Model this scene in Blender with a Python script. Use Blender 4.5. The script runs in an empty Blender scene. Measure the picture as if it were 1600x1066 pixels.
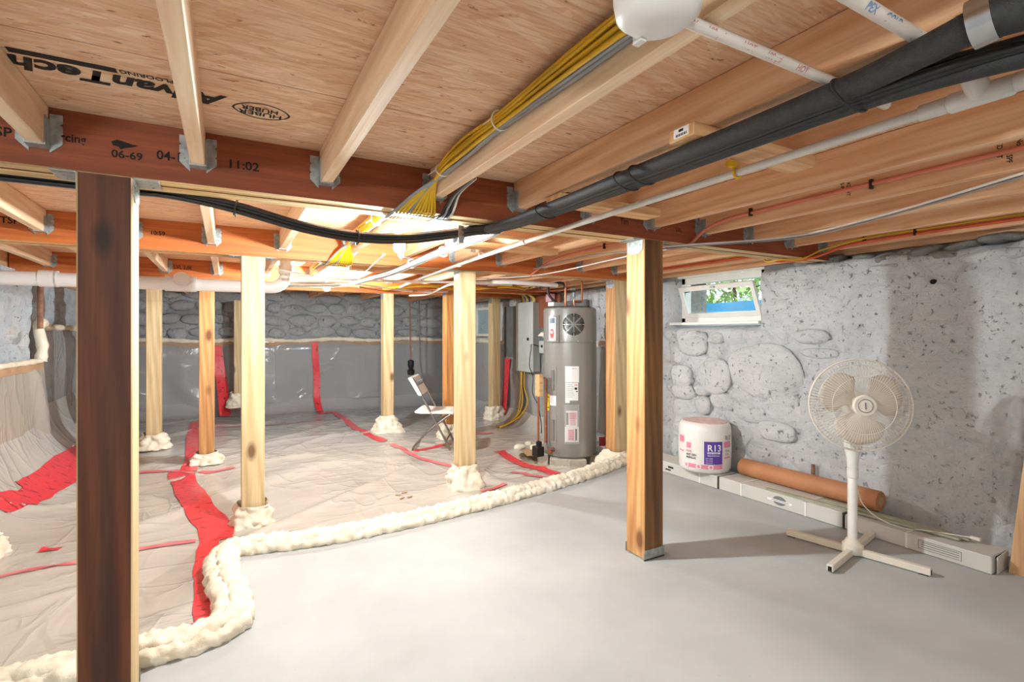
import bpy, bmesh, math, random
import numpy as np
from mathutils import Vector, Matrix, noise
random.seed(7)
C = bpy.context.scene.collection
SC = bpy.context.scene
PI = math.pi
# ------------------------------------------------------------------ camera, world, exposure
FPX, CX, CY, CAMZ, YAW = 800., 800., 521., 1.227, math.radians(29.1)
cc, ss = math.cos(YAW), math.sin(YAW)
cam = bpy.data.cameras.new('camera'); co = bpy.data.objects.new('camera', cam); C.objects.link(co)
co.location = (0, 0, CAMZ); co.rotation_euler = (PI/2, 0, -YAW)
cam.sensor_width = 36; cam.lens = 36*FPX/1600; cam.shift_y = -(533-CY)/1600; cam.clip_start = .02
SC.camera = co
W = bpy.data.worlds.new('world'); SC.world = W; W.use_nodes = True
W.node_tree.nodes['Background'].inputs[0].default_value = (.78, .9, 1, 1)
W.node_tree.nodes['Background'].inputs[1].default_value = 3.0
vs = SC.view_settings; vs.view_transform = 'Standard'; vs.look = 'None'; vs.gamma = 1; vs.use_curve_mapping = False
vs.exposure = 0.64
SC.cycles.max_bounces = 10; SC.cycles.diffuse_bounces = 6; SC.cycles.transparent_max_bounces = 12
SC.cycles.sample_clamp_indirect = 6
BULBS = [  # position, watts; last two are unseen bulbs added behind the camera as fill
    ((.78, 2.6, 1.655), 122), ((.86, 5.3, 1.69), 112), ((-.65, -.9, 1.70), 58), ((2.3, -1.4, 1.70), 12)]

def ray(u, v):
    r = (u-CX)/FPX
    return (ss+r*cc, cc-r*ss, -(v-CY)/FPX)
def az(u, v, z):
    d = ray(u, v); t = (z-CAMZ)/d[2]; return (d[0]*t, d[1]*t, z)
def ay(u, v, y):
    d = ray(u, v); t = y/d[1]; return (d[0]*t, y, CAMZ+d[2]*t)
def ax(u, v, x):
    d = ray(u, v); t = x/d[0]; return (x, d[1]*t, CAMZ+d[2]*t)

# ------------------------------------------------------------------ materials
def srgb(h):
    if isinstance(h, str):
        h = [int(h[i:i+2], 16)/255 for i in (0, 2, 4)]
    return tuple((c/12.92 if c <= .04045 else ((c+.055)/1.055)**2.4) for c in h[:3]) + (1,)
class NT:
    def __init__(s, name):
        s.m = bpy.data.materials.new(name); s.m.use_nodes = True
        s.t = s.m.node_tree; s.bsdf = s.t.nodes['Principled BSDF']; s.out = s.t.nodes['Material Output']
    def n(s, typ, **k):
        nd = s.t.nodes.new('ShaderNode'+typ)
        ins = k.pop('ins', {})
        for a, b in k.items(): setattr(nd, a, b)
        for a, b in ins.items(): s.put(nd.inputs[a], b)
        return nd
    def put(s, sock, val):
        if hasattr(val, 'links') or isinstance(val, bpy.types.NodeSocket): s.t.links.new(val, sock)
        else: sock.default_value = val
    def p(s, name, val): s.put(s.bsdf.inputs[name], val)
    def coords(s, scale=(1, 1, 1), kind='Object', rand=0., rot=(0, 0, 0)):
        tc = s.n('TexCoord'); v = tc.outputs[kind]
        if rand:
            oi = s.n('ObjectInfo'); vm = s.n('VectorMath', operation='SCALE', ins={0: (17.3, 9.1, 13.7)})
            s.put(vm.inputs['Scale'], oi.outputs['Random'])
            ad = s.n('VectorMath', operation='ADD', ins={0: v, 1: vm.outputs[0]}); v = ad.outputs[0]
        mp = s.n('Mapping', ins={'Vector': v, 'Scale': scale, 'Rotation': rot}); return mp.outputs[0]
    def noise(s, vec, scale=5., detail=4., rough=.5, dist=0.):
        return s.n('TexNoise', ins={'Vector': vec, 'Scale': scale, 'Detail': detail, 'Roughness': rough, 'Distortion': dist}).outputs[0]
    def vor(s, vec, scale=5., out=0, feature='F1', rnd=1.):
        return s.n('TexVoronoi', feature=feature, ins={'Vector': vec, 'Scale': scale, 'Randomness': rnd}).outputs[out]
    def ramp(s, fac, stops):
        r = s.n('ValToRGB', ins={0: fac}); el = r.color_ramp.elements
        while len(el) < len(stops): el.new(.5)
        for e, (p, c) in zip(el, stops):
            e.position = p; e.color = c if not isinstance(c, (int, float)) else (c, c, c, 1)
        return r.outputs[0]
    def mix(s, fac, a, b, mode='MIX'):
        m = s.n('Mix', data_type='RGBA', blend_type=mode)
        s.put(m.inputs[0], fac); s.put(m.inputs[6], a); s.put(m.inputs[7], b); return m.outputs[2]
    def bump(s, h, strength=.3, dist=.01):
        b = s.n('Bump', ins={'Height': h, 'Strength': strength, 'Distance': dist}); s.p('Normal', b.outputs[0])

def plain(name, col, rough=.5, metal=0., **k):
    t = NT(name); t.p('Roughness', rough); t.p('Metallic', metal)
    c = srgb(col)
    v = t.coords(); f = t.noise(v, k.get('ns', 9.), 3)
    d = k.get('var', .12)
    t.p('Base Color', t.ramp(f, [(.3, tuple(x*(1-d) for x in c[:3])+(1,)), (.7, tuple(min(1, x*(1+d)) for x in c[:3])+(1,))]))
    if k.get('bump'): t.bump(t.noise(v, k.get('bs', 60.), 3), k['bump'], .004)
    return t.m

def wood(name, c1, c2, axis='Y', knot='7a4a2a', rough=.62, rand=1., ring=.35, kn=1., stain=None):
    t = NT(name); t.p('Roughness', rough)
    i = 'XYZ'.index(axis)
    s1 = [34.]*3; s1[i] = 1.3
    v = t.coords(tuple(s1), rand=rand)
    f = t.noise(v, 1., 7, .68, .5)
    col = t.ramp(f, [(.32, srgb(c1)), (.66, srgb(c2))])
    s2 = [7.]*3; s2[i] = .55
    v2 = t.coords(tuple(s2), rand=rand)
    w = t.n('TexWave', wave_type='BANDS', bands_direction='DIAGONAL', ins={'Vector': v2, 'Scale': 1.5, 'Distortion': 9., 'Detail': 3., 'Detail Scale': .7}).outputs[1]
    col = t.mix(t.ramp(w, [(.0, 0.), (1., ring)]), col, srgb(c1), 'MULTIPLY')
    s3 = [5.5]*3; s3[i] = 2.6
    v3 = t.coords(tuple(s3), rand=rand)
    k = t.vor(v3, 1.)
    kc = t.vor(v3, 1., 1)
    sep = t.n('SeparateColor', ins={0: kc}).outputs[0]
    pick = t.n('Math', operation='GREATER_THAN', ins={0: sep, 1: 1-.6*kn}).outputs[0]
    kk = t.ramp(k, [(.09, .9), (.13, .55), (.21, 0.)])
    km = t.n('Math', operation='MULTIPLY', ins={0: kk, 1: pick}).outputs[0]
    col = t.mix(km, col, srgb(knot))
    if stain:
        s4 = [9.]*3; s4[i] = .7
        st = t.noise(t.coords(tuple(s4), rand=rand), 1., 3, .5)
        col = t.mix(t.ramp(st, [(.45, 0.), (.65, .8)]), col, srgb(stain))
    t.p('Base Color', col); t.bump(f, .3, .004)
    return t.m

M = {}
M['joist'] = wood('joist_wood', 'e0bc96', 'f3dcbc', 'Y', ring=.25)
M['joist_warm'] = wood('joist_wood_warm', 'd8a67a', 'efcaa2', 'Y')
M['block'] = wood('block_wood', 'cf9a66', 'e8c493', 'X')
M['lvl'] = wood('laminated_beam_face', '7e3c20', 'a1532e', 'X', ring=.15, kn=0)
M['lvl_o'] = wood('laminated_beam_face_orange', 'a85424', 'cf7837', 'X', ring=.15, kn=.15)
M['lvl_e'] = wood('laminated_beam_edge', 'c7a870', 'e6cf9e', 'X', kn=0, ring=.5)
M['post'] = wood('treated_post', 'bfa678', 'dcc79e', 'Z', '5e3c1e', ring=.35)
M['post_fir'] = wood('fir_post', 'b88550', 'd8aa70', 'Z', '6a3c1c', ring=.4)
M['post_or'] = wood('orange_fir_post', 'b97c40', 'd99e5c', 'Z', '7a4420')
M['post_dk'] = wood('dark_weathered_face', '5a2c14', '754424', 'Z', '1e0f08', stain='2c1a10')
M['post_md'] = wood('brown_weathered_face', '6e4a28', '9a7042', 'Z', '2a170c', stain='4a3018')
M['plank'] = wood('plank_wood', 'c09468', 'dcb68a', 'Z')
M['galv'] = plain('galvanised_steel', 'a3a8a7', .45, .35, ns=40, var=.25)
M['silver'] = plain('bright_strap_steel', 'c9ccce', .25, 1., ns=20)
M['black'] = plain('black_sleeve', '2b2b2c', .55, ns=60, var=.3, bump=.5, bs=300)
M['blackp'] = plain('black_rubber', '1c1c1d', .45)
M['gsheath'] = plain('grey_cable_sheath', '8d8f90', .4)
M['wsheath'] = plain('white_cable_sheath', 'dcd8d0', .45)
M['yel'] = plain('yellow_cable_sheath', 'd9ac12', .4, ns=3, var=.2)
M['ora'] = plain('orange_cable_sheath', 'd8603c', .4)
M['pink'] = plain('coral_cable_sheath', 'cf7a62', .45)
M['pvc'] = plain('white_pvc', 'e6e3de', .35, var=.04)
M['pex'] = plain('white_pex', 'ddd3c9', .4, var=.05)
M['cpvc'] = plain('grey_white_pipe', 'cfcac2', .38, var=.05)
M['copper'] = plain('copper_pipe', 'b87455', .35, .8, ns=20)
M['rust'] = plain('rusty_pipe', '8a5f48', .7, ns=20, var=.3)
M['ink'] = plain('black_print', '1d1713', .8)
M['inkr'] = plain('red_print', 'c98378', .8)
M['inkb'] = plain('blue_print', '6f8fb4', .8)
M['white'] = plain('white_plastic', 'e8e5de', .4, var=.03)
M['cream'] = plain('cream_plastic', 'e2dacb', .4, var=.03)
M['heater'] = plain('grey_enamel', '94938f', .28, .25, var=.03, ns=2)
M['heater_d'] = plain('darker_grey_enamel', '7d7c79', .35, .2, var=.03)
M['panel'] = plain('panel_grey', 'b9bdbb', .4, 0., var=.03)
M['panel_d'] = plain('panel_grey_side', '9a9d9b', .45, 0., var=.03)
M['board'] = plain('painted_backing_board', '6d6f6e', .7)
M['redboard'] = plain('reddish_board', '8e5238', .7, ns=8, var=.2)
M['paper'] = plain('white_paper', 'eeeeec', .6, var=.02)
M['paperpink'] = plain('pink_paper', 'e6b9c0', .6, var=.1)
M['yelpaper'] = plain('yellow_label', 'e2cf3a', .6)
M['kraft'] = plain('kraft_paper', 'b27a52', .65, ns=4, var=.1, bump=.1)
M['carton'] = plain('grey_white_carton', 'c9c7bf', .6, ns=3, var=.05)
M['tapeb'] = plain('dark_seam_tape', '6c6b66', .6)
M['strip'] = plain('olive_trim', '9fa088', .5)
M['greyprint'] = plain('grey_print', '77787a', .7)
M['purple'] = plain('purple_print', '5b3d9c', .5, var=.08)
M['pinkp'] = plain('pink_print', 'e58aa2', .5, var=.06)
M['pinkwool'] = plain('pink_wool', 'd9bdb8', .8, ns=25, var=.12, bump=.4)
M['chrome'] = plain('grey_tube_metal', '8b8580', .35, .8)
M['cardb'] = plain('brown_cardboard', 'b08f6c', .75)
M['conc'] = plain('concrete_block', 'bdb6a8', .85, ns=20, bump=.4)
M['dark'] = plain('dark_cavity', '161412', .9)
M['screen'] = plain('blue_grey_screen', '5f7486', .2)
M['redlogo'] = plain('red_badge', 'c9463f', .4)
M['tarp'] = plain('blue_tarp', '2f86b4', .5, ns=3, var=.25)
M['bark'] = plain('bark', '5a4632', .9)
M['leaf'] = plain('leaf_green', 'a3bd74', .6, ns=4, var=.5)
M['grass'] = plain('grass_ground', '6f7f4a', .9)

def stone_paint(name, a, b, dirt, amt=.5):
    t = NT(name); t.p('Roughness', .82)
    v = t.n('NewGeometry').outputs['Position']
    f = t.noise(v, 3., 6, .6); col = t.ramp(f, [(.3, srgb(a)), (.7, srgb(b))])
    p1 = t.noise(v, 30., 6, .74); p2 = t.noise(v, 2.6, 3)
    thr = t.n('Math', operation='MULTIPLY', ins={0: t.ramp(p1, [(.33, 1.), (.385, 0.)]), 1: t.ramp(p2, [(.36, .1), (.6, amt)])}).outputs[0]
    col = t.mix(thr, col, srgb(dirt))
    st = t.noise(t.n('Mapping', ins={'Vector': v, 'Scale': (30, 5, 16)}).outputs[0], 1., 5, .65)
    col = t.mix(t.ramp(st, [(.5, 0.), (.9, .25)]), col, srgb(dirt))
    t.p('Base Color', col)
    h = t.noise(v, 10., 12, .78)
    h = t.n('Math', operation='MULTIPLY_ADD', ins={0: st, 1: .5, 2: h}).outputs[0]
    h2 = t.n('Math', operation='ADD', ins={0: h, 1: t.ramp(p1, [(.28, 0.), (.40, 1.)])}).outputs[0]
    t.bump(h2, 1., .035)
    return t.m
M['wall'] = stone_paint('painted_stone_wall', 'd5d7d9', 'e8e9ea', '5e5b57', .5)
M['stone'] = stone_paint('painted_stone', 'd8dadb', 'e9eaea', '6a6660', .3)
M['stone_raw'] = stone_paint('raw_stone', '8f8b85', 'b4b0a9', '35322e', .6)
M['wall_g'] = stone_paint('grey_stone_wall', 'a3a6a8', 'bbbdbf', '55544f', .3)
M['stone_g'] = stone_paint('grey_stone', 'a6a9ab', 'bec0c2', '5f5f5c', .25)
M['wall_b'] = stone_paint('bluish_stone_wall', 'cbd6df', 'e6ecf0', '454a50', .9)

def mk_concrete():
    t = NT('grey_slab_concrete'); t.p('Roughness', .7)
    v = t.coords()
    f = t.noise(v, 1.3, 6, .55); col = t.ramp(f, [(.3, srgb('a6a9aa')), (.7, srgb('bdc0c0'))])
    sp = t.noise(v, 40., 3, .6); col = t.mix(t.ramp(sp, [(.22, .5), (.30, 0.)]), col, srgb('8d8b88'))
    sw = t.n('TexWave', wave_type='RINGS', ins={'Vector': t.coords((1, 1, .001)), 'Scale': 7., 'Distortion': 9., 'Detail': 3., 'Detail Scale': .5}).outputs[1]
    m = t.noise(v, .9, 2)
    k = t.n('Math', operation='MULTIPLY', ins={0: t.ramp(sw, [(.9, 0.), (1., .12)]), 1: t.ramp(m, [(.52, 0.), (.62, 1.)])}).outputs[0]
    col = t.mix(k, col, srgb('9a9894'))
    t.p('Base Color', col); t.bump(t.noise(v, 9., 8, .6), .18, .01); return t.m
M['concrete'] = mk_concrete()

def mk_osb():
    t = NT('oriented_strand_board'); t.p('Roughness', .72)
    a = t.noise(t.coords((5, 40, 1), rot=(0, 0, .10), rand=1.), 1., 3, .55, .6)
    base = t.ramp(a, [(.3, srgb('deb38c')), (.5, srgb('e8c39d')), (.7, srgb('f0d4b4'))])
    for i, (rz, sx, sy, th, lo, hi) in enumerate(((.22, 6, 48, .45, 'd8a880', 'f0d6b6'), (-.30, 7, 44, .55, 'dcae88', 'f2dabc'), (.55, 9, 50, .72, 'd09a74', 'ebc8a6'), (-.12, 5, 52, .55, 'deb28c', 'f0d8bc'))):
        w = t.noise(t.coords((1.5, 6, 1), rand=1.), 4., 2)
        ad = t.n('VectorMath', operation='MULTIPLY_ADD', ins={0: t.n('CombineXYZ', ins={0: w, 1: w}).outputs[0], 1: (.16, .05, 0), 2: t.coords((1, 1, .01), rot=(0, 0, rz), rand=1.)}).outputs[0]
        mp = t.n('Mapping', ins={'Vector': ad, 'Scale': (sx, sy, 1)}).outputs[0]
        cell = t.n('SeparateColor', ins={0: t.vor(mp, 1., 1)})
        pk = t.n('Math', operation='GREATER_THAN', ins={0: cell.outputs[1], 1: th}).outputs[0]
        pk = t.n('Math', operation='MULTIPLY', ins={0: pk, 1: .6}).outputs[0]
        base = t.mix(pk, base, t.ramp(cell.outputs[0], [(.1, srgb(lo)), (.9, srgb(hi))]))
    fib = t.noise(t.coords((9, 130, 1), rot=(0, 0, .08), rand=1.), 1., 5, .6, .4)
    base = t.mix(t.ramp(fib, [(.34, .45), (.55, 0.)]), base, srgb('b47f58'))
    ck = t.noise(t.coords((22, 60, 1), rot=(0, 0, .6), rand=1.), 1., 5, .6)
    base = t.mix(t.ramp(ck, [(.315, .85), (.35, 0.)]), base, srgb('8a5836'))
    big = t.noise(t.coords(rand=1.), 1.7, 3)
    base = t.mix(t.ramp(big, [(.45, .0), (.75, .3)]), base, srgb('c08a68'))
    t.p('Base Color', base); t.bump(fib, .2, .004); return t.m
M['osb'] = mk_osb()

def mk_plastic(name, col, alpha, rough):
    t = NT(name)
    t.p('Roughness', rough); v = t.coords()
    f = t.noise(v, 1.7, 4)
    c = srgb(col)
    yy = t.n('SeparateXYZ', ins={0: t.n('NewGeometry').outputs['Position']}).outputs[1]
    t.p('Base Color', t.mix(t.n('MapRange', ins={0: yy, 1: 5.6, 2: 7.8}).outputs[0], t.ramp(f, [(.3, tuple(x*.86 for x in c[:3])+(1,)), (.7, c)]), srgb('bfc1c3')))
    t.p('Specular IOR Level', .55)
    def crease(sc, rot, lo, hi, seed):
        n = t.noise(t.coords(sc, rot=rot), 1., 2, .4, seed)
        a = t.n('Math', operation='ABSOLUTE', ins={0: t.n('Math', operation='SUBTRACT', ins={0: n, 1: .5}).outputs[0]}).outputs[0]
        m = t.ramp(t.noise(t.coords((.9, .9, .9), rot=rot), 1.3, 2), [(lo, 0.), (hi, 1.)])
        return t.n('Math', operation='MULTIPLY', ins={0: t.ramp(a, [(0., 1.), (.035, .25), (.12, 0.)]), 1: m}).outputs[0]
    h = t.n('Math', operation='MULTIPLY', ins={0: t.noise(t.coords((1.6, 2.6, 1.8)), 1.4, 3, .4, 1.), 1: 1.2}).outputs[0]
    for q in (((1.3, 3.4, 1.6), (0, 0, .35), .42, .6, .7), ((3.0, 1.0, 1.2), (0, 0, -.6), .45, .62, .9), ((1.1, 4.6, 2.), (.3, .2, 1.2), .48, .64, .5)):
        h = t.n('Math', operation='ADD', ins={0: h, 1: crease(*q)}).outputs[0]
    t.bump(h, .3, .03)
    tr = t.n('BsdfTransparent', ins={0: (.93, .91, .88, 1)})
    mx = t.n('MixShader', ins={0: alpha}); t.put(mx.inputs[1], tr.outputs[0]); t.put(mx.inputs[2], t.bsdf.outputs[0])
    t.t.links.new(mx.outputs[0], t.out.inputs[0]); return t.m
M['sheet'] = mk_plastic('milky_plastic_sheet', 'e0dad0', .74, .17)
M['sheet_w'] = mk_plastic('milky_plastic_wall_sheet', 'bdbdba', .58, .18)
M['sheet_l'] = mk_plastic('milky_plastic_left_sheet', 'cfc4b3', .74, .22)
def mk_tape():
    t = NT('red_seam_tape'); t.p('Roughness', .3)
    v = t.coords((14, 30, 10), rot=(0, 0, .5)); k = t.noise(v, 1.3, 1)
    t.p('Base Color', t.mix(t.ramp(k, [(.32, .75), (.38, 0.)]), srgb('e2404a'), srgb('7a2226')))
    t.bump(t.noise(t.coords(), 14., 3), .3, .01); return t.m
M['tape'] = mk_tape()
def mk_tape_p():
    t = NT('faded_red_tape_under_film'); t.p('Roughness', .35)
    v = t.coords((10, 22, 10)); k = t.noise(v, 1.2, 2)
    t.p('Base Color', t.ramp(k, [(.3, srgb('cb5a62')), (.7, srgb('dd8a8f'))])); return t.m
M['tape_p'] = mk_tape_p()
def mk_foam():
    t = NT('cream_spray_foam'); t.p('Roughness', .75)
    v = t.coords(); f = t.noise(v, 14., 4)
    t.p('Base Color', t.ramp(f, [(.25, srgb('d9cbb0')), (.5, srgb('e9dfca')), (.75, srgb('f0eadb'))]))
    t.bump(t.noise(v, 45., 5, .6), .5, .008); return t.m
M['foam'] = mk_foam()
def mk_dirt():
    t = NT('tan_dirt'); t.p('Roughness', .95); v = t.coords()
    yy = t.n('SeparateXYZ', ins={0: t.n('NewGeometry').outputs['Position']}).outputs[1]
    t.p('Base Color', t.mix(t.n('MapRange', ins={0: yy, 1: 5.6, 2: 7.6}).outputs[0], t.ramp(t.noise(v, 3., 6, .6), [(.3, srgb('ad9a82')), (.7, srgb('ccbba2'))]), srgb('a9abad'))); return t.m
M['dirt'] = mk_dirt()
def mk_glass():
    t = NT('window_glass')
    tr = t.n('BsdfTransparent', ins={0: (.93, .97, .97, 1)}); gl = t.n('BsdfGlossy', ins={'Roughness': .02})
    mx = t.n('MixShader', ins={0: .07}); t.put(mx.inputs[1], tr.outputs[0]); t.put(mx.inputs[2], gl.outputs[0])
    t.t.links.new(mx.outputs[0], t.out.inputs[0]); return t.m
M['glass'] = mk_glass()
def mk_bulb(w):
    t = NT('lit_bulb'); t.p('Emission Color', (.89, .965, .99, 1)); t.p('Emission Strength', w/(PI*.0165)); return t.m
def mk_blade():
    t = NT('translucent_blade'); t.p('Roughness', .3); t.p('Base Color', srgb('ddd0c2'))
    tr = t.n('BsdfTransparent', ins={0: (.95, .9, .86, 1)}); mx = t.n('MixShader', ins={0: .72})
    t.put(mx.inputs[1], tr.outputs[0]); t.put(mx.inputs[2], t.bsdf.outputs[0]); t.t.links.new(mx.outputs[0], t.out.inputs[0]); return t.m
M['blade'] = mk_blade()
def mk_film():
    t = NT('clear_bag_film'); t.p('Roughness', .15); t.p('Base Color', srgb('dcdcdc'))
    tr = t.n('BsdfTransparent'); mx = t.n('MixShader', ins={0: .25})
    t.put(mx.inputs[1], tr.outputs[0]); t.put(mx.inputs[2], t.bsdf.outputs[0]); t.t.links.new(mx.outputs[0], t.out.inputs[0]); return t.m
M['film'] = mk_film()

# ------------------------------------------------------------------ mesh helpers
class G:
    def __init__(s): s.v = []; s.f = []; s.mi = []
    def add(s, vs, fs, mi=0):
        o = len(s.v); s.v += [tuple(p) for p in vs]
        for f in fs: s.f.append(tuple(i+o for i in f)); s.mi.append(mi)
        return s
    def box(s, x0, x1, y0, y1, z0, z1, mats=None):
        v = [(x, y, z) for x in (x0, x1) for y in (y0, y1) for z in (z0, z1)]
        F = [(0, 1, 3, 2), (4, 6, 7, 5), (0, 4, 5, 1), (2, 3, 7, 6), (0, 2, 6, 4), (1, 5, 7, 3)]  # -x +x -y +y -z +z
        o = len(s.v); s.v += v
        for i, f in enumerate(F): s.f.append(tuple(k+o for k in f)); s.mi.append(mats[i] if mats else 0)
        return s
    def obox(s, c, ex, ey, ez, hx, hy, hz):
        c, ex, ey, ez = map(Vector, (c, ex, ey, ez))
        v = [c+ex*a*hx+ey*b*hy+ez*d*hz for a in (-1, 1) for b in (-1, 1) for d in (-1, 1)]
        return s.add(v, [(0, 1, 3, 2), (4, 6, 7, 5), (0, 4, 5, 1), (2, 3, 7, 6), (0, 2, 6, 4), (1, 5, 7, 3)])
    def tube(s, pts, r, n=8, cap=True, closed=False):
        P = [Vector(p) for p in pts]; m = len(P)
        R = r if hasattr(r, '__len__') else [r]*m
        prev = None; o = len(s.v)
        for i in range(m):
            if closed: t = P[(i+1) % m]-P[i-1]
            else: t = P[min(i+1, m-1)]-P[max(i-1, 0)]
            t.normalize()
            if prev is None:
                a = Vector((0, 0, 1)) if abs(t.z) < .9 else Vector((1, 0, 0)); u = t.cross(a).normalized()
            else:
                u = prev-t*prev.dot(t); u.normalize()
            prev = u; w = t.cross(u)
            for k in range(n):
                a = 2*PI*k/n; s.v.append(tuple(P[i]+(u*math.cos(a)+w*math.sin(a))*R[i]))
        for i in range(m if closed else m-1):
            j = (i+1) % m
            for k in range(n):
                l = (k+1) % n
                s.f.append((o+i*n+k, o+i*n+l, o+j*n+l, o+j*n+k)); s.mi.append(0)
        if cap and not closed:
            s.f.append(tuple(o+k for k in range(n))[::-1]); s.mi.append(0)
            s.f.append(tuple(o+(m-1)*n+k for k in range(n))); s.mi.append(0)
        return s
    def lathe(s, prof, c=(0, 0, 0), n=24, ax=(0, 0, 1), mi=0):
        a = Vector(ax).normalized(); u = a.cross(Vector((0, 0, 1)) if abs(a.z) < .9 else Vector((1, 0, 0))).normalized(); w = a.cross(u)
        c = Vector(c); o = len(s.v)
        for (r, z) in prof:
            for k in range(n):
                t = 2*PI*k/n; s.v.append(tuple(c+a*z+(u*math.cos(t)+w*math.sin(t))*r))
        for i in range(len(prof)-1):
            for k in range(n):
                l = (k+1) % n
                s.f.append((o+i*n+k, o+i*n+l, o+(i+1)*n+l, o+(i+1)*n+k)); s.mi.append(mi)
        s.f.append(tuple(o+k for k in range(n))[::-1]); s.mi.append(mi)
        e = o+(len(prof)-1)*n; s.f.append(tuple(e+k for k in range(n))); s.mi.append(mi)
        return s
    def grid(s, P):   # P: array (n,m,3)
        n, m = P.shape[:2]; o = len(s.v)
        s.v += [tuple(p) for p in P.reshape(-1, 3).tolist()]
        for i in range(n-1):
            for j in range(m-1):
                s.f.append((o+i*m+j, o+(i+1)*m+j, o+(i+1)*m+j+1, o+i*m+j+1)); s.mi.append(0)
        return s
    def prism(s, poly, z0, z1):
        n = len(poly)
        v = [(x, y, z0) for x, y in poly]+[(x, y, z1) for x, y in poly]
        f = [tuple(range(n))[::-1], tuple(range(n, 2*n))]+[(i, (i+1) % n, n+(i+1) % n, n+i) for i in range(n)]
        return s.add(v, f)

def obj(name, g, mats, parent=None, smooth=None, bev=0., fixn=True):
    me = bpy.data.meshes.new(name); me.from_pydata(g.v, [], g.f)
    if not isinstance(mats, (list, tuple)): mats = [mats]
    for m in mats: me.materials.append(M[m] if isinstance(m, str) else m)
    me.polygons.foreach_set('material_index', g.mi)
    if fixn or bev:
        bm = bmesh.new(); bm.from_mesh(me)
        if fixn: bmesh.ops.recalc_face_normals(bm, faces=bm.faces)
        if bev: bmesh.ops.bevel(bm, geom=list(bm.edges), offset=bev, segments=1, affect='EDGES', clamp_overlap=True)
        bm.to_mesh(me); bm.free()
    if smooth is not None:
        me.shade_smooth()
        if smooth < 170: me.set_sharp_from_angle(angle=math.radians(smooth))
    o = bpy.data.objects.new(name, me); C.objects.link(o)
    if parent: adopt(o, parent)
    return o
def adopt(o, parent):
    o.parent = parent
    m = Matrix.Translation(-Vector(parent.location)) if parent.type == 'EMPTY' else Matrix.Identity(4)
    o.matrix_parent_inverse = m
def tag(o, label, cat, group=None):
    o['label'] = label; o['category'] = cat
    if group: o['group'] = group
    return o
def thing(name, label, cat, loc, group=None):
    o = bpy.data.objects.new(name, None); C.objects.link(o); o.location = loc; o.empty_display_size = .1
    return tag(o, label, cat, group)
def struct(name, g, m, parent=None, **k):
    o = obj(name, g, m, parent, **k)
    if not parent: o['kind'] = 'structure'
    return o
def dup(root, loc, label):
    r = root.copy(); C.objects.link(r); r.location = loc; r['label'] = label
    for ch in list(root.children):
        c = ch.copy(); C.objects.link(c); c.parent = r; c.matrix_parent_inverse = ch.matrix_parent_inverse.copy()
    return r
def smoothpts(pts, k=6):
    P = [Vector(p) for p in pts]; out = []
    for i in range(len(P)-1):
        a, b, c, d = P[max(i-1, 0)], P[i], P[i+1], P[min(i+2, len(P)-1)]
        for j in range(k):
            t = j/k; out.append(.5*((2*b)+(c-a)*t+(2*a-5*b+4*c-d)*t*t+(3*b-a-3*c+d)*t**3))
    out.append(P[-1]); return out
def textmesh(body, size, align='LEFT', bold=0., shear=0.):
    cu = bpy.data.curves.new('t', 'FONT'); cu.body = body; cu.size = size; cu.align_x = align; cu.offset = bold*size; cu.shear = shear; cu.resolution_u = 3
    o = bpy.data.objects.new('t', cu); C.objects.link(o); bpy.context.view_layer.update()
    me = bpy.data.meshes.new_from_object(o.evaluated_get(bpy.context.evaluated_depsgraph_get())); bpy.data.objects.remove(o); bpy.data.curves.remove(cu); return me
def text(name, body, size, loc, right, up, mat, parent, sx=1., align='LEFT', bold=.018, shear=0.):
    me = textmesh(body, size, align, bold, shear); me.name = name; me.materials.clear(); me.materials.append(M[mat])
    r = Vector(right).normalized(); u = Vector(up).normalized(); n = r.cross(u)
    me.transform(Matrix(((r.x*sx, u.x, n.x, loc[0]), (r.y*sx, u.y, n.y, loc[1]), (r.z*sx, u.z, n.z, loc[2]), (0, 0, 0, 1))))
    o = bpy.data.objects.new(name, me); C.objects.link(o)
    if parent: adopt(o, parent)
    return o

# numpy noises
def _h(ix, iy, s):
    n = (ix*374761393+iy*668265263+s*1442695041).astype(np.int64) & 0x7fffffff
    n = ((n ^ (n >> 13))*1274126177) & 0x7fffffff
    return ((n ^ (n >> 16)) & 0xffff)/65535.
def vn(x, y, s=0):
    x = np.asarray(x, float); y = np.asarray(y, float)
    ix = np.floor(x).astype(np.int64); iy = np.floor(y).astype(np.int64); fx = x-ix; fy = y-iy
    fx = fx*fx*(3-2*fx); fy = fy*fy*(3-2*fy)
    return (_h(ix, iy, s)*(1-fx)+_h(ix+1, iy, s)*fx)*(1-fy)+(_h(ix, iy+1, s)*(1-fx)+_h(ix+1, iy+1, s)*fx)*fy
def fbm(x, y, s=0, o=4):
    r = 0; a = .5; t = 0
    for i in range(o): r = r+a*vn(x*2**i, y*2**i, s+i); t += a; a *= .5
    return r/t
def worley(x, y, s=0):
    x = np.asarray(x, float); y = np.asarray(y, float)
    ix = np.floor(x).astype(np.int64); iy = np.floor(y).astype(np.int64)
    f1 = np.full(x.shape, 9.); f2 = f1.copy()
    for a in (-1, 0, 1):
        for b in (-1, 0, 1):
            d = np.hypot(ix+a+_h(ix+a, iy+b, s)-x, iy+b+_h(ix+a, iy+b, s+7)-y)
            f2 = np.minimum(f2, np.maximum(f1, d)); f1 = np.minimum(f1, d)
    return f1, f2
def sst(a, b, x):
    t = np.clip((x-a)/(b-a), 0, 1); return t*t*(3-2*t)

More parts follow.
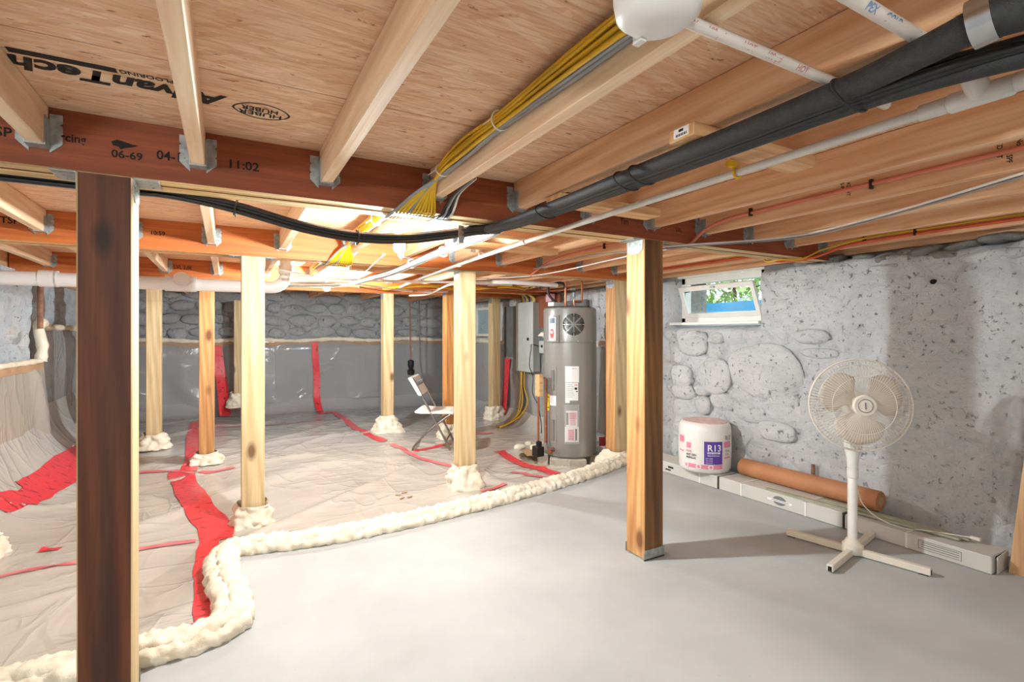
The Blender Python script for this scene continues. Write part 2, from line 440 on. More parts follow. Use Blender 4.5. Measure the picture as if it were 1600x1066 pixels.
# ------------------------------------------------------------------ key dimensions
ZT, ZB, ZJ = 1.922, 1.738, 1.795
XL, XR, YB, YF = -1.52, 3.70, 8.9, -2.6
BEAMS = [(2.063, 2.241), (3.79, 3.968), (5.70, 5.878), (6.46, 6.6)]
WIN = (2.64, 3.62, 1.31, 1.80)   # y0 y1 z0 z1

WSTONES = [(1190, 580, 50, 42, .025), (1113, 588, 24, 28, .02), (1078, 537, 22, 20, .03), (1062, 588, 17, 18, .03), (1066, 612, 18, 12, .03), (1097, 634, 11, 14, .035), (1122, 628, 18, 15, .02),
        (1116, 529, 9, 9, .04), (1262, 526, 24, 12, .008), (1275, 552, 24, 9, .004), (1215, 625, 22, 14, .012), (1210, 675, 26, 16, .015), (1092, 610, 12, 9, .025), (1065, 668, 14, 10, .02), (1165, 650, 22, 12, .012)]
WST = []
for u_, v_, hw_, hh_, pr_ in WSTONES:
    p_ = ax(u_, v_, XR); k_ = (p_[0]*ss+p_[1]*cc)/FPX; WST.append((p_[1], p_[2], hw_*k_*1.25, hh_*k_))
def rwall(y, z):   # inner surface x of the right wall
    d = .05*(fbm(y*1.1, z*1.1, 3, 3)-.5)
    f1, f2 = worley(y*3.6+.4*fbm(y*3, z*3, 9), z*4.6, 5)
    mask = .25+.75*sst(2.0, 2.7, y)*sst(1.5, 1.2, z)+.6*sst(1.45, 1.6, z)
    d = d - .030*mask*sst(.02, .22, f2-f1) + .012
    d = d - .022*fbm(y*7, z*7, 12, 5) - .010*sst(.1, .0, abs(vn(y*3+.8*vn(y*6, z*6, 81), z*3.4, 83)-.5))
    d = d + .012*sst(.62, .8, fbm(y*14, z*14, 22, 3))
    for a, b, ha, hb in WST:
        e = (abs((y-a)/ha)**2.6+abs((z-b)/hb)**2.6)**(1/2.6)
        d = d + .022*np.exp(-((e-1.10)/.13)**2) + .02*(e < 1.0)
    return XR + d + .03 + .03*sst(2.2, 1.2, y)

CURB = [(-1.42, 2.42), (-1.1, 2.40), (-.68, 2.36), (-.28, 2.345), (-.05, 2.37), (.03, 2.45), (.03, 2.66), (-.01, 2.95), (0., 3.18), (.08, 3.24), (.32, 3.19), (.6, 3.16), (1.0, 3.18), (1.4, 3.23), (1.85, 3.31), (2.26, 3.40), (2.75, 3.52), (3.2, 3.69), (3.60, 3.84)]
def ground(x, y):
    x = np.asarray(x, float); y = np.asarray(y, float)
    z = -.035 + .05*sst(5.2, 6.6, y)*sst(.6, -.6, x) + .06*(fbm(x*.9, y*.9, 31, 3)-.5)
    for k, (s, ca, sa) in enumerate(((1.4, .9, .4), (2.2, .5, -.85), (.9, .8, .6))):
        u = (x*ca+y*sa); w = (-x*sa+y*ca)
        n = vn(u*s*.6+.7*vn(x*1.3, y*1.3, 50+k), w*s*2.1, 40+k)
        z = z + (.016, .009, .024)[k]*np.maximum(0, 1-abs(2*n-1)*5.)**1.3*sst(.35, .65, vn(x*.8+k*9, y*.8, 70+k))
    z = np.maximum(z, -.08)
    R = .55
    dl = np.clip(R-(x-XL-.03), 0, R); dl = dl*sst(3.2, 4.8, y)
    db = np.clip(R*.5-(YB-.04-y), 0, R*.5); dr = np.clip(.3-(3.66-x), 0, .3)*sst(4.2, 5.0, y)
    z = z + (R-np.sqrt(R*R-dl*dl+1e-9)) + (R*.5-np.sqrt((R*.5)**2-db*db+1e-9))*.9 + (.3-np.sqrt(.09-dr*dr+1e-9))
    return z
def gz(x, y): return float(ground(np.array([x]), np.array([y]))[0])
def ag(u, v):
    z = -.03
    for _ in range(6):
        p = az(u, v, z); z = .5*z+.5*gz(p[0], p[1])
    return p

# ------------------------------------------------------------------ floor, dirt, walls
slab = [(XL-.02, YF), (4.0, YF), (4.0, 3.92)]+[(x, y) for x, y in CURB[::-1][0:]]
struct('floor', G().prism(slab, -.16, 0.), 'concrete')
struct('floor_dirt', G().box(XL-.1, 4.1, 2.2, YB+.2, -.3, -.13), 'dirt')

ys = np.concatenate([np.arange(YF, .4, .08), np.arange(.4, 4.4, .02), np.arange(4.4, YB+.31, .05)])
zs = np.concatenate([np.arange(-.14, 1.36, .025), np.arange(1.36, 1.80, .02)])
Y, Z = np.meshgrid(ys, zs, indexing='ij')
top = 1.745+.05*(fbm(ys*4, ys*0, 77, 3)-.5)
Zw = np.where(Z > 1.5, 1.5+(Z-1.5)*((top[:, None]-1.5)/(zs.max()-1.5)), Z)
X = rwall(Y, Zw)
rec = sst(WIN[0]-.05, WIN[0]+.10, Y)*sst(WIN[1]+.03, WIN[1]-.03, Y)*sst(WIN[2]-.05, WIN[2]+.0, Zw)
X = X*(1-rec)+rec*4.02
X[:, -1] += .10*(1-rec[:, -1]); X[:, -2] += .03*(1-rec[:, -2])
P = np.stack([X, Y, Zw], -1)
g = G().grid(P)
cut = (X > 3.99)
keep = []; m = len(zs)
for f in g.f:
    if not all(cut[i // m, i % m] for i in f): keep.append(f)
g.f = keep; g.mi = [0]*len(keep)
struct('wall_right', g, 'wall', smooth=180)
wall_r = bpy.data.objects['wall_right']
g = G().box(4.03, 4.3, YF, WIN[0]+.06, -.14, ZT).box(4.03, 4.3, WIN[1]-.0, YB+.3, -.14, ZT).box(4.03, 4.3, WIN[0]+.06, WIN[1], -.14, WIN[2])
g.box(3.86, 4.3, YF, WIN[0]+.03, 1.70, ZT).box(3.86, 4.3, WIN[1], YB+.3, 1.70, ZT)
obj('wall_core', g, 'stone_raw', wall_r)

def wall_sheetmesh(plane, a0, a1, z0, z1, base, step, bumps, seed):
    aa = np.arange(a0, a1+step, step); zz = np.arange(z0, z1+step, step); A, Q = np.meshgrid(aa, zz, indexing='ij')
    f1, f2 = worley(A*2.6+.4*fbm(A*2, Q*2, seed), Q*4.4, seed)
    d = base - bumps*(sst(.02, .25, f2-f1)) - .04*(fbm(A, Q, seed+3, 4)-.5)*2
    return np.stack([A, d, Q], -1) if plane == 'Y' else np.stack([d, A, Q], -1)
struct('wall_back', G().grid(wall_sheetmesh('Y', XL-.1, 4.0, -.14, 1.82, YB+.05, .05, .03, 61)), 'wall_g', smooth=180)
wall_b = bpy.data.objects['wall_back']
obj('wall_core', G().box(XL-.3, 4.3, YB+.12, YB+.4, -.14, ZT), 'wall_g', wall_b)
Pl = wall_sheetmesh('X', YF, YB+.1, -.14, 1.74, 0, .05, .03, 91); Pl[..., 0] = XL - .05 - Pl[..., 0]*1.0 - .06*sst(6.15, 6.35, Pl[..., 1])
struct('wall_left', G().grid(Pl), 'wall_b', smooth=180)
wall_l = bpy.data.objects['wall_left']
obj('wall_core', G().box(XL-.5, XL-.17, YF, YB+.3, -.14, ZT), 'wall_b', wall_l)
struct('wall_front', G().box(XL-.5, 4.3, YF-.2, YF, -.14, ZT), 'wall')

def stone_mesh(name, seed, mat, sub=2):
    bm = bmesh.new(); bmesh.ops.create_icosphere(bm, subdivisions=sub, radius=1)
    for v in bm.verts:
        n = noise.noise(v.co*1.3+Vector((seed*3.1, 0, 0))); p = v.co
        s = (abs(p.x)**2.6+abs(p.y)**2.6+abs(p.z)**2.6)**(-1/2.6)
        v.co = p*s*(1+.22*n)
    me = bpy.data.meshes.new(name); bm.to_mesh(me); bm.free(); me.materials.append(M[mat]); me.shade_smooth(); return me
SW = [stone_mesh('stone', i, 'stone', 3) for i in range(4)]
SG = [stone_mesh('stone', i+9, 'stone_g') for i in range(4)]
SR = [stone_mesh('stone', i+20, 'stone_raw') for i in range(3)]
def stone(me, loc, sc, parent, rot=(0, 0, 0)):
    o = bpy.data.objects.new('stone', me); C.objects.link(o); o.location = loc; o.scale = sc; o.rotation_euler = rot; o.parent = parent; return o
# individual stones that show in the right wall: u, v, half width px, half height px, how proud
for i, (u, v, hw, hh, pr) in enumerate(WSTONES):
    p = ax(u, v, XR); f = p[0]*ss+p[1]*cc
    x = float(rwall(np.array([p[1]]), np.array([p[2]]))[0])
    kx = f/FPX
    stone(SW[i % 4], (x+.018-pr*.6, p[1], p[2]), (.055, hw*kx*1.25, hh*kx), wall_r)
for i, (u, v, hw, hh) in enumerate([(1258, 412, 16, 7), (1300, 405, 14, 7), (1350, 402, 12, 6), (1382, 405, 10, 6), (1392, 422, 26, 12), (1420, 394, 14, 8), (1445, 392, 18, 8), (1480, 398, 20, 9), (1502, 384, 18, 7), (1538, 402, 26, 13), (1562, 396, 12, 9), (1590, 396, 15, 10), (1552, 372, 16, 7), (1582, 366, 14, 7)]):
    p = ax(u, v, XR+.07); f = p[0]*ss+p[1]*cc; kx = f/FPX
    stone((SW if i in (4, 9, 10, 11) else SR)[i % 3], (XR+.10, p[1], min(p[2], 1.765)), (.09, hw*kx*1.3, hh*kx), wall_r, (random.uniform(-.2, .2), 0, 0))
for i in range(16):   # rear part of the right wall, above the plastic
    yy = 4.15+i*.30+random.uniform(-.05, .05)
    for zz in (1.25+random.uniform(-.03, .03), 1.45+random.uniform(-.03, .03), 1.64+random.uniform(-.03, .03)):
        if 7.0 < yy < 7.7 and zz > 1.2: continue
        stone(SW[(i+int(zz*10)) % 4], (XR+.06, yy, zz), (.075, random.uniform(.11, .16), random.uniform(.07, .095)), wall_r, (random.uniform(-.25, .25), 0, 0))
for r in range(4):
    x = XL+.1+.2*(r % 2)
    while x < 3.7:
        w = random.uniform(.11, .24)
        stone(SG[random.randrange(4)], (x+w, YB+.015, 1.24+r*.19+random.uniform(-.02, .02)), (w*.95, .06, random.uniform(.07, .095)), wall_b, (0, random.uniform(-.15, .15), 0)); x += 2*w
# plaster scar stones on the left wall
for i in range(26):
    yy = random.uniform(4.7, 8.6); zz = random.uniform(1.12, 1.62)
    stone(SG[i % 4] if i % 3 == 0 else SW[i % 4], (XL-.08-.08*(yy > 6.25), yy, zz), (.06, random.uniform(.09, .2), random.uniform(.05, .1)), wall_l, (random.uniform(-.3, .3), 0, 0))

# ------------------------------------------------------------------ ceiling: subfloor panels with seams
ceil = struct('ceiling', G().box(XL-.5, 4.3, YF-.2, YB+.4, ZT+.022, ZT+.06), 'osb')
rows = [(-2.6, -.872), (-.872, .347), (.347, 1.567), (1.567, 2.786), (2.786, 4.005), (4.005, 5.224), (5.224, 6.443), (6.443, 7.662), (7.662, 9.2)]
panels = {}
for j, (a, b) in enumerate(rows):
    x = -2.1 - (1.22 if j % 2 else 0)
    while x < 4.1:
        x0, x1 = max(x, XL-.4), min(x+2.44, 4.2)
        if x1-x0 > .1:
            o = obj('subfloor_panel', G().box(x0+.0015, x1-.0015, a+.002, b-.002, ZT, ZT+.02), 'osb', ceil); panels.setdefault(j, []).append(o)
        x += 2.44
pp = panels[3][0]
dn = dict(right=(-1, 0, 0), up=(0, 1, 0))
zt = ZT-.0012
text('printed_lettering', 'AdvanTech', .112, (-.005, 1.722, zt), mat='ink', parent=pp, sx=.93, bold=.035, shear=.25, **dn)
obj('printed_bar', G().box(-.47, -.255, 1.678, 1.704, zt-.0004, zt), 'ink', pp)
text('printed_lettering', 'FLOORING', .030, (-.128, 1.680, zt), mat='ink', parent=pp, sx=.82, **dn)
g = G()
N = 40
for r0, r1 in ((1., .93),):
    vs_ = []; fs_ = []
    for k in range(N):
        a = 2*PI*k/N
        for r in (r0, r1):
            vs_.append((.095+.082*r*math.copysign(abs(math.cos(a))**1.1, math.cos(a)), 1.782+.062*r*math.copysign(abs(math.sin(a))**1.25, math.sin(a)), zt))
    for k in range(N):
        l = (k+1) % N; fs_.append((2*k, 2*l, 2*l+1, 2*k+1))
    g.add(vs_, fs_)
obj('printed_oval', g, 'ink', pp, fixn=False)
text('printed_lettering', 'HUBER', .042, (.155, 1.790, zt), mat='ink', parent=pp, sx=.95, **dn)
text('printed_lettering', 'HUBER', .042, (.142, 1.755, zt), mat='ink', parent=pp, sx=.8, **dn)

# ------------------------------------------------------------------ beams
blab = ['nearest dark red-brown laminated beam carried by the two front posts', 'bright orange laminated beam, second from the front, stamped 10:59', 'third laminated beam from the front, just behind the white drain pipe', 'rearmost laminated beam carried by the far posts']
beams = []
for i, (y0, y1) in enumerate(BEAMS):
    x1 = 3.70 if i == 0 else 3.84
    b = thing('laminated_beam', blab[i], 'beam', (0, y0, ZB), 'laminated beams')
    n = 4 if i < 3 else 3; w = (y1-y0)/n
    for k in range(n):
        fm = 'lvl' if i == 0 else 'lvl_o'
        obj('ply', G().box(XL-.05, x1, y0+k*w+.001, y0+(k+1)*w-.001, ZB+(.003 if k % 2 else 0), ZT-.001, (0, 0, 0, 0, 1, 0)), [fm, 'lvl_e'], b)
    beams.append(b)
def stamp(body, size, x, z, y, b, sx=1.): text('stamped_lettering', body, size, (x, y-.0008, z), (1, 0, 0), (0, 0, 1), 'ink', b, sx)
Y0 = BEAMS[0][0]; b0 = beams[0]
stamp('SP1', .040, -.60, 1.812, Y0, b0); stamp('rcing', .036, -.452, 1.824, Y0, b0, .9)
stamp('06-69', .034, -.325, 1.795, Y0, b0, 1.05); stamp('04-1', .042, -.205, 1.808, Y0, b0, .95); stamp('11:02', .042, .0, 1.812, Y0, b0, 1.1)
g = G()   # bird-like stamp above 06-69
g.add([(x, Y0-.0012, z) for x, z in ((-.325, 1.843), (-.31, 1.852), (-.29, 1.848), (-.268, 1.842), (-.252, 1.843), (-.27, 1.834), (-.29, 1.828), (-.30, 1.822), (-.306, 1.83), (-.32, 1.832))], [tuple(range(10))])
obj('stamped_emblem', g, 'ink', b0)
stamp('Tim', .045, 1.965-.17, 1.80, Y0, b0, .8); stamp('LVL', .028, 2.20, 1.80, Y0, b0, 1.)
Y1 = BEAMS[1][0]
stamp('10:59', .036, -.41, 1.828, Y1, beams[1], .98); stamp('TSF', .040, 2.05, 1.83, Y1, beams[1], 1.); stamp('TSP1', .05, -1.08, 1.83, Y1, beams[1], 1.)
stamp('TSP1 LVL 2.0E', .045, -.53, 1.83, BEAMS[2][0], beams[2], .9)
for y0 in (BEAMS[0][0], ): pass

# ------------------------------------------------------------------ joists with hangers
JX = [-1.34, -.93, -.52, -.107, .308, .751, 1.155, 1.57, 1.988, 2.386, 2.813, 3.221, 3.60]
JW = .042
def hanger(yb, sgn):
    g = G()   # yb = beam face; joist on the -sgn side.. built around x=0..JW
    t = .004; L = .05
    y0, y1 = sorted((yb, yb-sgn*L))
    g.box(-t, JW+t, y0, y1, ZJ-t, ZJ)
    g.box(-t, 0, y0, y1, ZJ, ZJ+.085); g.box(JW, JW+t, y0, y1, ZJ, ZJ+.085)
    ya, yc = sorted((yb, yb-sgn*t))
    for s in (-1, 1):
        x0, x1 = (-.034, -t+.001) if s < 0 else (JW+t-.001, JW+.034)
        z = ZJ-.003
        xs = (x0, x1) if s < 0 else (x1, x0)     # outer, inner
        prof = [(xs[1], z-.012), (xs[0], z+.018), (xs[0], z+.04), (xs[0]*.8+xs[1]*.2, z+.045), (xs[0], z+.05), (xs[0], z+.072), (xs[0]*.75+xs[1]*.25, z+.077), (xs[0], z+.083), (xs[0], z+.108), (xs[1], z+.108)]
        n = len(prof)
        g.add([(x, ya, zz) for x, zz in prof]+[(x, yc, zz) for x, zz in prof], [tuple(range(n)), tuple(range(n, 2*n))[::-1]]+[(i, (i+1) % n, n+(i+1) % n, n+i) for i in range(n)])
        for zz in (.03, .062, .095):
            c = (x0+x1)/2; g.lathe([(.0035, 0), (.0035, .002), (.001, .003)], (c, yb-sgn*t, z+zz), 6, (0, -sgn, 0))
    me = bpy.data.meshes.new('joist_hanger'); me.from_pydata(g.v, [], g.f); me.materials.append(M['galv']); return me
bays = [('front', YF, BEAMS[0][0], [(BEAMS[0][0], 1)]), ('second', BEAMS[0][1], BEAMS[1][0], [(BEAMS[1][0], 1)]), ('third', BEAMS[1][1], BEAMS[2][0], [(BEAMS[2][0], 1)]), ('rear', BEAMS[3][1], YB+.1, [])]
ORD = ['first', 'second', 'third', 'fourth', 'fifth', 'sixth', 'seventh', 'eighth', 'ninth', 'tenth', 'eleventh', 'twelfth', 'thirteenth']
flab = {2: 'leftmost near joist, ending left of the dark post over the wcing stamp', 3: 'pale near joist above the 04 and 11:02 stamps, right of the dark post', 4: 'pale near joist with bright underside between the oval print and the yellow cables',
        5: 'near joist carrying the bundle of yellow cables on its left face', 6: 'wide pale knotty near joist just right of the yellow cable joist', 7: 'near joist right behind the black cable bundle', 8: 'near joist directly over the right front post, no cable on it',
        9: 'near joist with a coral red cable stapled along its face', 10: 'near joist just right of the coral cable joist, crossed by thin grey wires', 11: 'near joist second from the right stone wall', 12: 'near joist hugging the right stone wall with orange cables along it'}
flab[2] = 'leftmost near joist, ending on the dark beam left of the dark post'
for bi, (bn, ya, yb, hs) in enumerate(bays):
    L = yb-ya-.004
    me = None; hm = [hanger(h[0], h[1]) for h in hs]
    me2 = {}
    for k, x in enumerate(JX):
        if bi == 0 and k < 2: continue
        if bi == 3 and k % 2: continue
        mk = 'joist' if k < 6 else 'joist_warm'
        if mk not in me2:
            me = bpy.data.meshes.new('joist'); g = G().box(0, JW, ya+.002, yb-.002, ZJ, ZT-.001); me.from_pydata(g.v, [], g.f)
            bm = bmesh.new(); bm.from_mesh(me); bmesh.ops.bevel(bm, geom=list(bm.edges), offset=.003, segments=1, affect='EDGES'); bm.to_mesh(me); bm.free()
            me.materials.append(M[mk]); me2[mk] = me
        lab = flab[k] if bi == 0 else f"floor joist in the {bn} bay, {ORD[len(JX)-1-k]} from the right stone wall"
        r = bpy.data.objects.new('floor_joist', None); C.objects.link(r); r.location = (x, 0, 0); tag(r, lab, 'joist', f'floor joists in the {bn} bay')
        o = bpy.data.objects.new('board', me2[mk]); C.objects.link(o); o.parent = r
        for h in hm:
            o = bpy.data.objects.new('joist_hanger', h); C.objects.link(o); o.parent = r

jr = [o for o in bpy.data.objects if o.name.startswith('floor_joist') and o.type == 'EMPTY']
def jstamp(label_part, y, rows_):
    r = next(o for o in jr if label_part in o['label'])
    for i, (b_, z) in enumerate(rows_):
        text('stamped_lettering', b_, .022, (r.location.x-.0008, y-.026*i, z), (0, 0, -1), (0, -1, 0), 'ink', r, .9)
jstamp('coral red cable', .75, (('KD HT', 1.905), ('SPF', 1.85), ('No 2', 1.90)))
jstamp('coral red cable', 1.28, (('S-P-F', 1.895), ('KD HT', 1.89)))
jstamp('just right of the coral', .62, (('SPF', 1.88), ('No 2', 1.88)))
# rim boards along the outer walls
struct('trim_1', G().box(3.80, 3.84, YF, YB, ZJ-.02, ZT), 'joist_warm')
struct('trim_2', G().box(XL-.16, XL-.06, YF, YB, 1.745, ZT), 'joist_warm')
struct('trim_3', G().box(XL, 3.8, YB+.02, YB+.1, 1.80, ZT), 'joist_warm')

# ------------------------------------------------------------------ posts
def foam_skirt(cx, cy, w0, w1, z0, z1, seed, nn=48, rows=18):
    P = np.zeros((rows, nn+1, 3))
    for i in range(rows):
        t = i/(rows-1); w = w1+(w0-w1)*t**.8 if False else w0+(w1-w0)*(t**1.0)
        for k in range(nn):
            a = 2*PI*k/nn; c, s = math.cos(a), math.sin(a)
            q = (abs(c)**4+abs(s)**4)**-.25
            p = Vector((c*q*w, s*q*w, z1+(z0-z1)*t))
            n = noise.voronoi(p*17+Vector((seed, 0, 0)))[0][0]; n2 = noise.voronoi(p*42+Vector((seed, 3, 0)))[0][0]
            d = .034*(1-1.9*n)+.012*(.5-n2)+.014*noise.noise(p*22+Vector((seed, 5, 0)))
            edge = 1 if i else .35
            P[i, k] = (cx+p.x+c*d*edge, cy+p.y+s*d*edge, p.z+(.025*noise.noise(p*10+Vector((0, seed, 0))) if 0 <= i < rows-1 else 0))
        P[i, nn] = P[i, 0]
    g = G().grid(P)
    return g
def post(x0, x1, y0, y1, z0, z1, mats, label, faces=None, foam=None, cap=True, base=False, group='support posts under the beams', name='support_post'):
    t = thing(name, label, 'post', ((x0+x1)/2, (y0+y1)/2, z0), group)
    g = G().box(x0, x1, y0, y1, z0, z1, faces)
    obj('timber', g, mats, t, bev=.004)
    if cap:
        for s, x in ((-1, x0), (1, x1)):
            b = G()
            xa, xb = (x-.003, x+.0005) if s < 0 else (x-.0005, x+.003)
            b.add([(xx, y, z) for xx in (xa, xb) for y, z in ((y0+.01, z1), (y1-.01, z1), (y1-.01, z1-.055), (y1-.04, z1-.075), (y0+.04, z1-.075), (y0+.01, z1-.055))],
                  [(0, 1, 2, 3, 4, 5), (11, 10, 9, 8, 7, 6)]+[(i, (i+1) % 6, 6+(i+1) % 6, 6+i) for i in range(6)])
            b.box(min(x, x+s*.07), max(x, x+s*.07), y0+.01, y1-.01, z1-.0035, z1-.0005)
            for yy in (.03, .07, .11):
                b.lathe([(.004, 0), (.004, .002), (.001, .003)], (x+s*.003, y0+yy, z1-.03), 6, (s, 0, 0))
                b.lathe([(.004, 0), (.004, .002), (.001, .003)], (x+s*.045, y0+yy, z1-.0035), 6, (0, 0, -1))
            obj('cap_bracket', b, 'galv', t)
    if base:
        b = G().box(x0-.004, x1+.004, y0-.004, y0-.0005, 0, .055).box(x0-.004, x1+.004, y1+.0005, y1+.004, 0, .055).box(x0-.004, x1+.004, y0-.004, y1+.004, 0., .006)
        for xx in (.02, .06, .09, .125): b.lathe([(.004, 0), (.004, .002), (.001, .003)], (x0+xx, y0-.004, .04), 6, (0, -1, 0))
        obj('base_bracket', b, 'galv', t)
    if foam:
        w0, w1, h = foam
        obj('foam_collar', foam_skirt((x0+x1)/2, (y0+y1)/2, w0, w1, z0-.03, z0+h, x0*7+y0), 'foam', t, smooth=180)
    return t
# face order -x +x -y +y -z +z
post(-.413, -.270, 2.064, 2.206, 0, ZB, ['post', 'post_dk'], 'big dark brown post in the left foreground with a pale lit side', (0, 0, 1, 0, 0, 0), base=True)
post(1.965, 2.105, 2.064, 2.206, .006, ZB, ['post_fir', 'post_md'], 'front right post on a steel base bracket on the grey slab', (0, 0, 1, 0, 0, 0), base=True)
post(.082, .221, 3.795, 3.935, -.05, ZB, 'post', 'pale knotty post left of centre, foam collar beside the foam curb', foam=(.095, .135, .14))
post(1.637, 1.775, 3.795, 3.935, -.06, ZB, 'post', 'pale centre post with a tall cone of foam, in front of the folding chair', foam=(.09, .155, .22))
post(3.24, 3.39, 3.795, 3.935, -.05, ZB, ['post_fir', 'post'], 'post right of the water heater with foam merging into the curb', (0, 0, 1, 0, 0, 0), foam=(.1, .19, .15))
post(-.236, -.108, 5.75, 5.885, 0., ZB, 'post_fir', 'smooth orange-tan post just left of the pale knotty post', foam=(.09, .15, .07))
post(-.735, -.605, 6.48, 6.615, .05, ZB, 'post', 'greenish treated post with two dark knots beside the dark foreground post', foam=(.09, .15, .13))
post(1.735, 1.865, 6.46, 6.6, -.07, ZB, 'post', 'slim pale post with a wide foam cone in front of the rear wall', foam=(.09, .23, .24))
post(2.315, 2.45, 5.79, 5.92, -.08, ZB, 'post_or', 'orange-brown post half hidden behind the centre post', foam=(.1, .17, .22))
post(3.36, 3.49, 6.62, 6.755, -.06, ZB, 'post', 'treated post left of the electrical panel with a block of foam at its foot', foam=(.11, .15, .23))
post(.087, .21, 8.3, 8.43, .2, 1.70, 'post', 'farthest thin treated post at the rear wall, mostly hidden', foam=(.1, .16, .18))

# ------------------------------------------------------------------ spray foam curb
def foam_bead(g, path, r, zc, seed, squash=.85):
    P = smoothpts([(x, y, zc) for x, y in path], 18)
    n = 20; rows = []
    # resample
    d = [0]
    for a, b in zip(P, P[1:]): d.append(d[-1]+(b-a).length)
    tot = d[-1]; k = int(tot/.010); j = 0
    for i in range(k+1):
        s = tot*i/k
        while j < len(d)-2 and d[j+1] < s: j += 1
        t = (s-d[j])/max(1e-6, d[j+1]-d[j]); c = P[j].lerp(P[j+1], t); tg = (P[j+1]-P[j]).normalized(); sd = Vector((-tg.y, tg.x, 0))
        ring = []
        wob = 1+.18*noise.noise(Vector((s*3.2, seed, 0)))+.16*noise.noise(Vector((s*9, seed, 3)))
        for q in range(n):
            a = 2*PI*q/n; dr = sd*math.cos(a)+Vector((0, 0, 1))*math.sin(a)*squash
            p = c+dr*r
            l = noise.voronoi(p*24+Vector((seed*3, 0, 0)))[0][0]; l2 = noise.voronoi(p*58+Vector((0, seed, 0)))[0][0]
            rr = r*wob*(1.06+.55*(.5-l))+.012*(.5-l2)+.008*noise.noise(p*30)
            ring.append(c+dr*rr+Vector((0, 0, .008*noise.noise(Vector((s*5, seed, 7))))))
        rows.append(ring)
    o = len(g.v)
    for ring in rows: g.v += [tuple(p) for p in ring]
    for i in range(len(rows)-1):
        for q in range(n):
            l = (q+1) % n; g.f.append((o+i*n+q, o+i*n+l, o+(i+1)*n+l, o+(i+1)*n+q)); g.mi.append(0)
def offs(path, d):
    out = []
    for i, p in enumerate(path):
        a = Vector(path[max(i-1, 0)]); b = Vector(path[min(i+1, len(path)-1)]); t = (b-a).normalized(); out.append((p[0]-t.y*d, p[1]+t.x*d))
    return out
g = G(); foam_bead(g, offs(CURB, -.025), .042, .025, 2.); foam_bead(g, offs(CURB, .045), .046, .03, 11.); foam_bead(g, CURB, .038, .05, 23.)
tag(obj('foam_curb', g, 'foam', smooth=180), 'long lumpy cream spray-foam curb along the edge of the grey slab', 'foam')

# ------------------------------------------------------------------ plastic vapour barrier
xs = np.arange(XL+.02, 3.66, .03); yy = np.arange(2.30, YB-.02, .03); Xg, Yg = np.meshgrid(xs, yy, indexing='ij')
Zg = ground(Xg, Yg)
cpath = np.array(CURB)
cy = np.interp(xs, cpath[:, 0][np.argsort(cpath[:, 0])], cpath[:, 1][np.argsort(cpath[:, 0])])
cyl_ = np.where(xs < .02, 2.36, np.interp(xs, [.02, .3, .6, 1.4, 2.26, 3.2, 3.66], [3.22, 3.19, 3.16, 3.23, 3.40, 3.69, 3.86]))
g = G().grid(np.stack([Xg, Yg, Zg], -1)); m = len(yy)
def okf(f):
    for i in f:
        a, b = divmod(i, m)
        x, y = xs[a], yy[b]
        if y < cyl_[a]: return False
        if ((x-3.02)/.42)**2+((y-4.35)/.45)**2 < 1 and y > 3.9: return False
    return True
g.f = [f for f in g.f if okf(f)]; g.mi = [0]*len(g.f)
sheet = thing('vapour_barrier', 'wrinkled milky plastic sheet covering the dirt floor and lower walls behind the foam curb', 'plastic sheet', (1, 5, 0))
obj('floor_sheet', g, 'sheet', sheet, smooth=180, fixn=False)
def wsheet(plane, a0, a1, z0, z1, base, sgn, seed):
    aa = np.arange(a0, a1+.04, .04); zz = np.linspace(z0, z1, 26); A, Q = np.meshgrid(aa, zz, indexing='ij')
    n = vn(A*1.7+.6*vn(A*2, Q*2, seed), Q*.7, seed+1); d = .05*np.maximum(0, 1-abs(2*n-1)*2.6)+.02*fbm(A*2.3, Q*2.3, seed+4)
    d = d*sst(z1, z1-.12, Q)
    D = base+sgn*d
    return G().grid(np.stack([A, D, Q], -1) if plane == 'Y' else np.stack([D, A, Q], -1))
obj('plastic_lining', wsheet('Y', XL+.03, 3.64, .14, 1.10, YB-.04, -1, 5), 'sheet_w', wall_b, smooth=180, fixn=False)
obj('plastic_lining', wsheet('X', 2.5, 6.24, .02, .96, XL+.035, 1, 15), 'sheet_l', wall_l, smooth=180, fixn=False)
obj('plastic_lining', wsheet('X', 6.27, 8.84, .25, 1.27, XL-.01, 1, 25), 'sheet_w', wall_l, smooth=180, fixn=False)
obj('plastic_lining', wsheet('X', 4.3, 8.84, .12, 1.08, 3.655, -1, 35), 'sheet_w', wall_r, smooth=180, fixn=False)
# batten-like foam and tape edges along the sheet tops
def edge(name, pts, r, seed, parent):
    g = G(); P = smoothpts(pts, 14)
    rows = []
    R = [r*(1+.45*noise.noise(p*6+Vector((seed, 0, 0)))+.3*noise.noise(p*19)) for p in P]
    g.tube(P, R, 9); return obj(name, g, 'foam', parent, smooth=180)
edge('foam_edge', [(XL+.03, YB-.03, 1.12)]+[(x, YB-.03, 1.12+.015*math.sin(x*5)) for x in np.arange(-1.2, 3.6, .25)], .034, 3, wall_b)
edge('foam_edge', [(XL+.03, y, .975) for y in np.arange(2.6, 6.3, .2)], .024, 5, wall_l)
edge('foam_edge', [(XL+.02, 6.22, .97), (XL+.03, 6.24, 1.1), (XL+.0, 6.25, 1.28), (XL+.02, 6.3, 1.33)], .055, 8, wall_l)
edge('foam_edge', [(XL-.01, y, 1.285) for y in np.arange(6.3, 8.8, .25)], .03, 6, wall_l)
edge('foam_edge', [(3.66, y, 1.09+.02*math.sin(y*6)) for y in np.arange(4.3, 8.85, .2)], .034, 9, wall_r)
obj('batten', G().box(XL+.05, 3.62, YB-.055, YB-.03, 1.03, 1.085), 'cardb', wall_b)
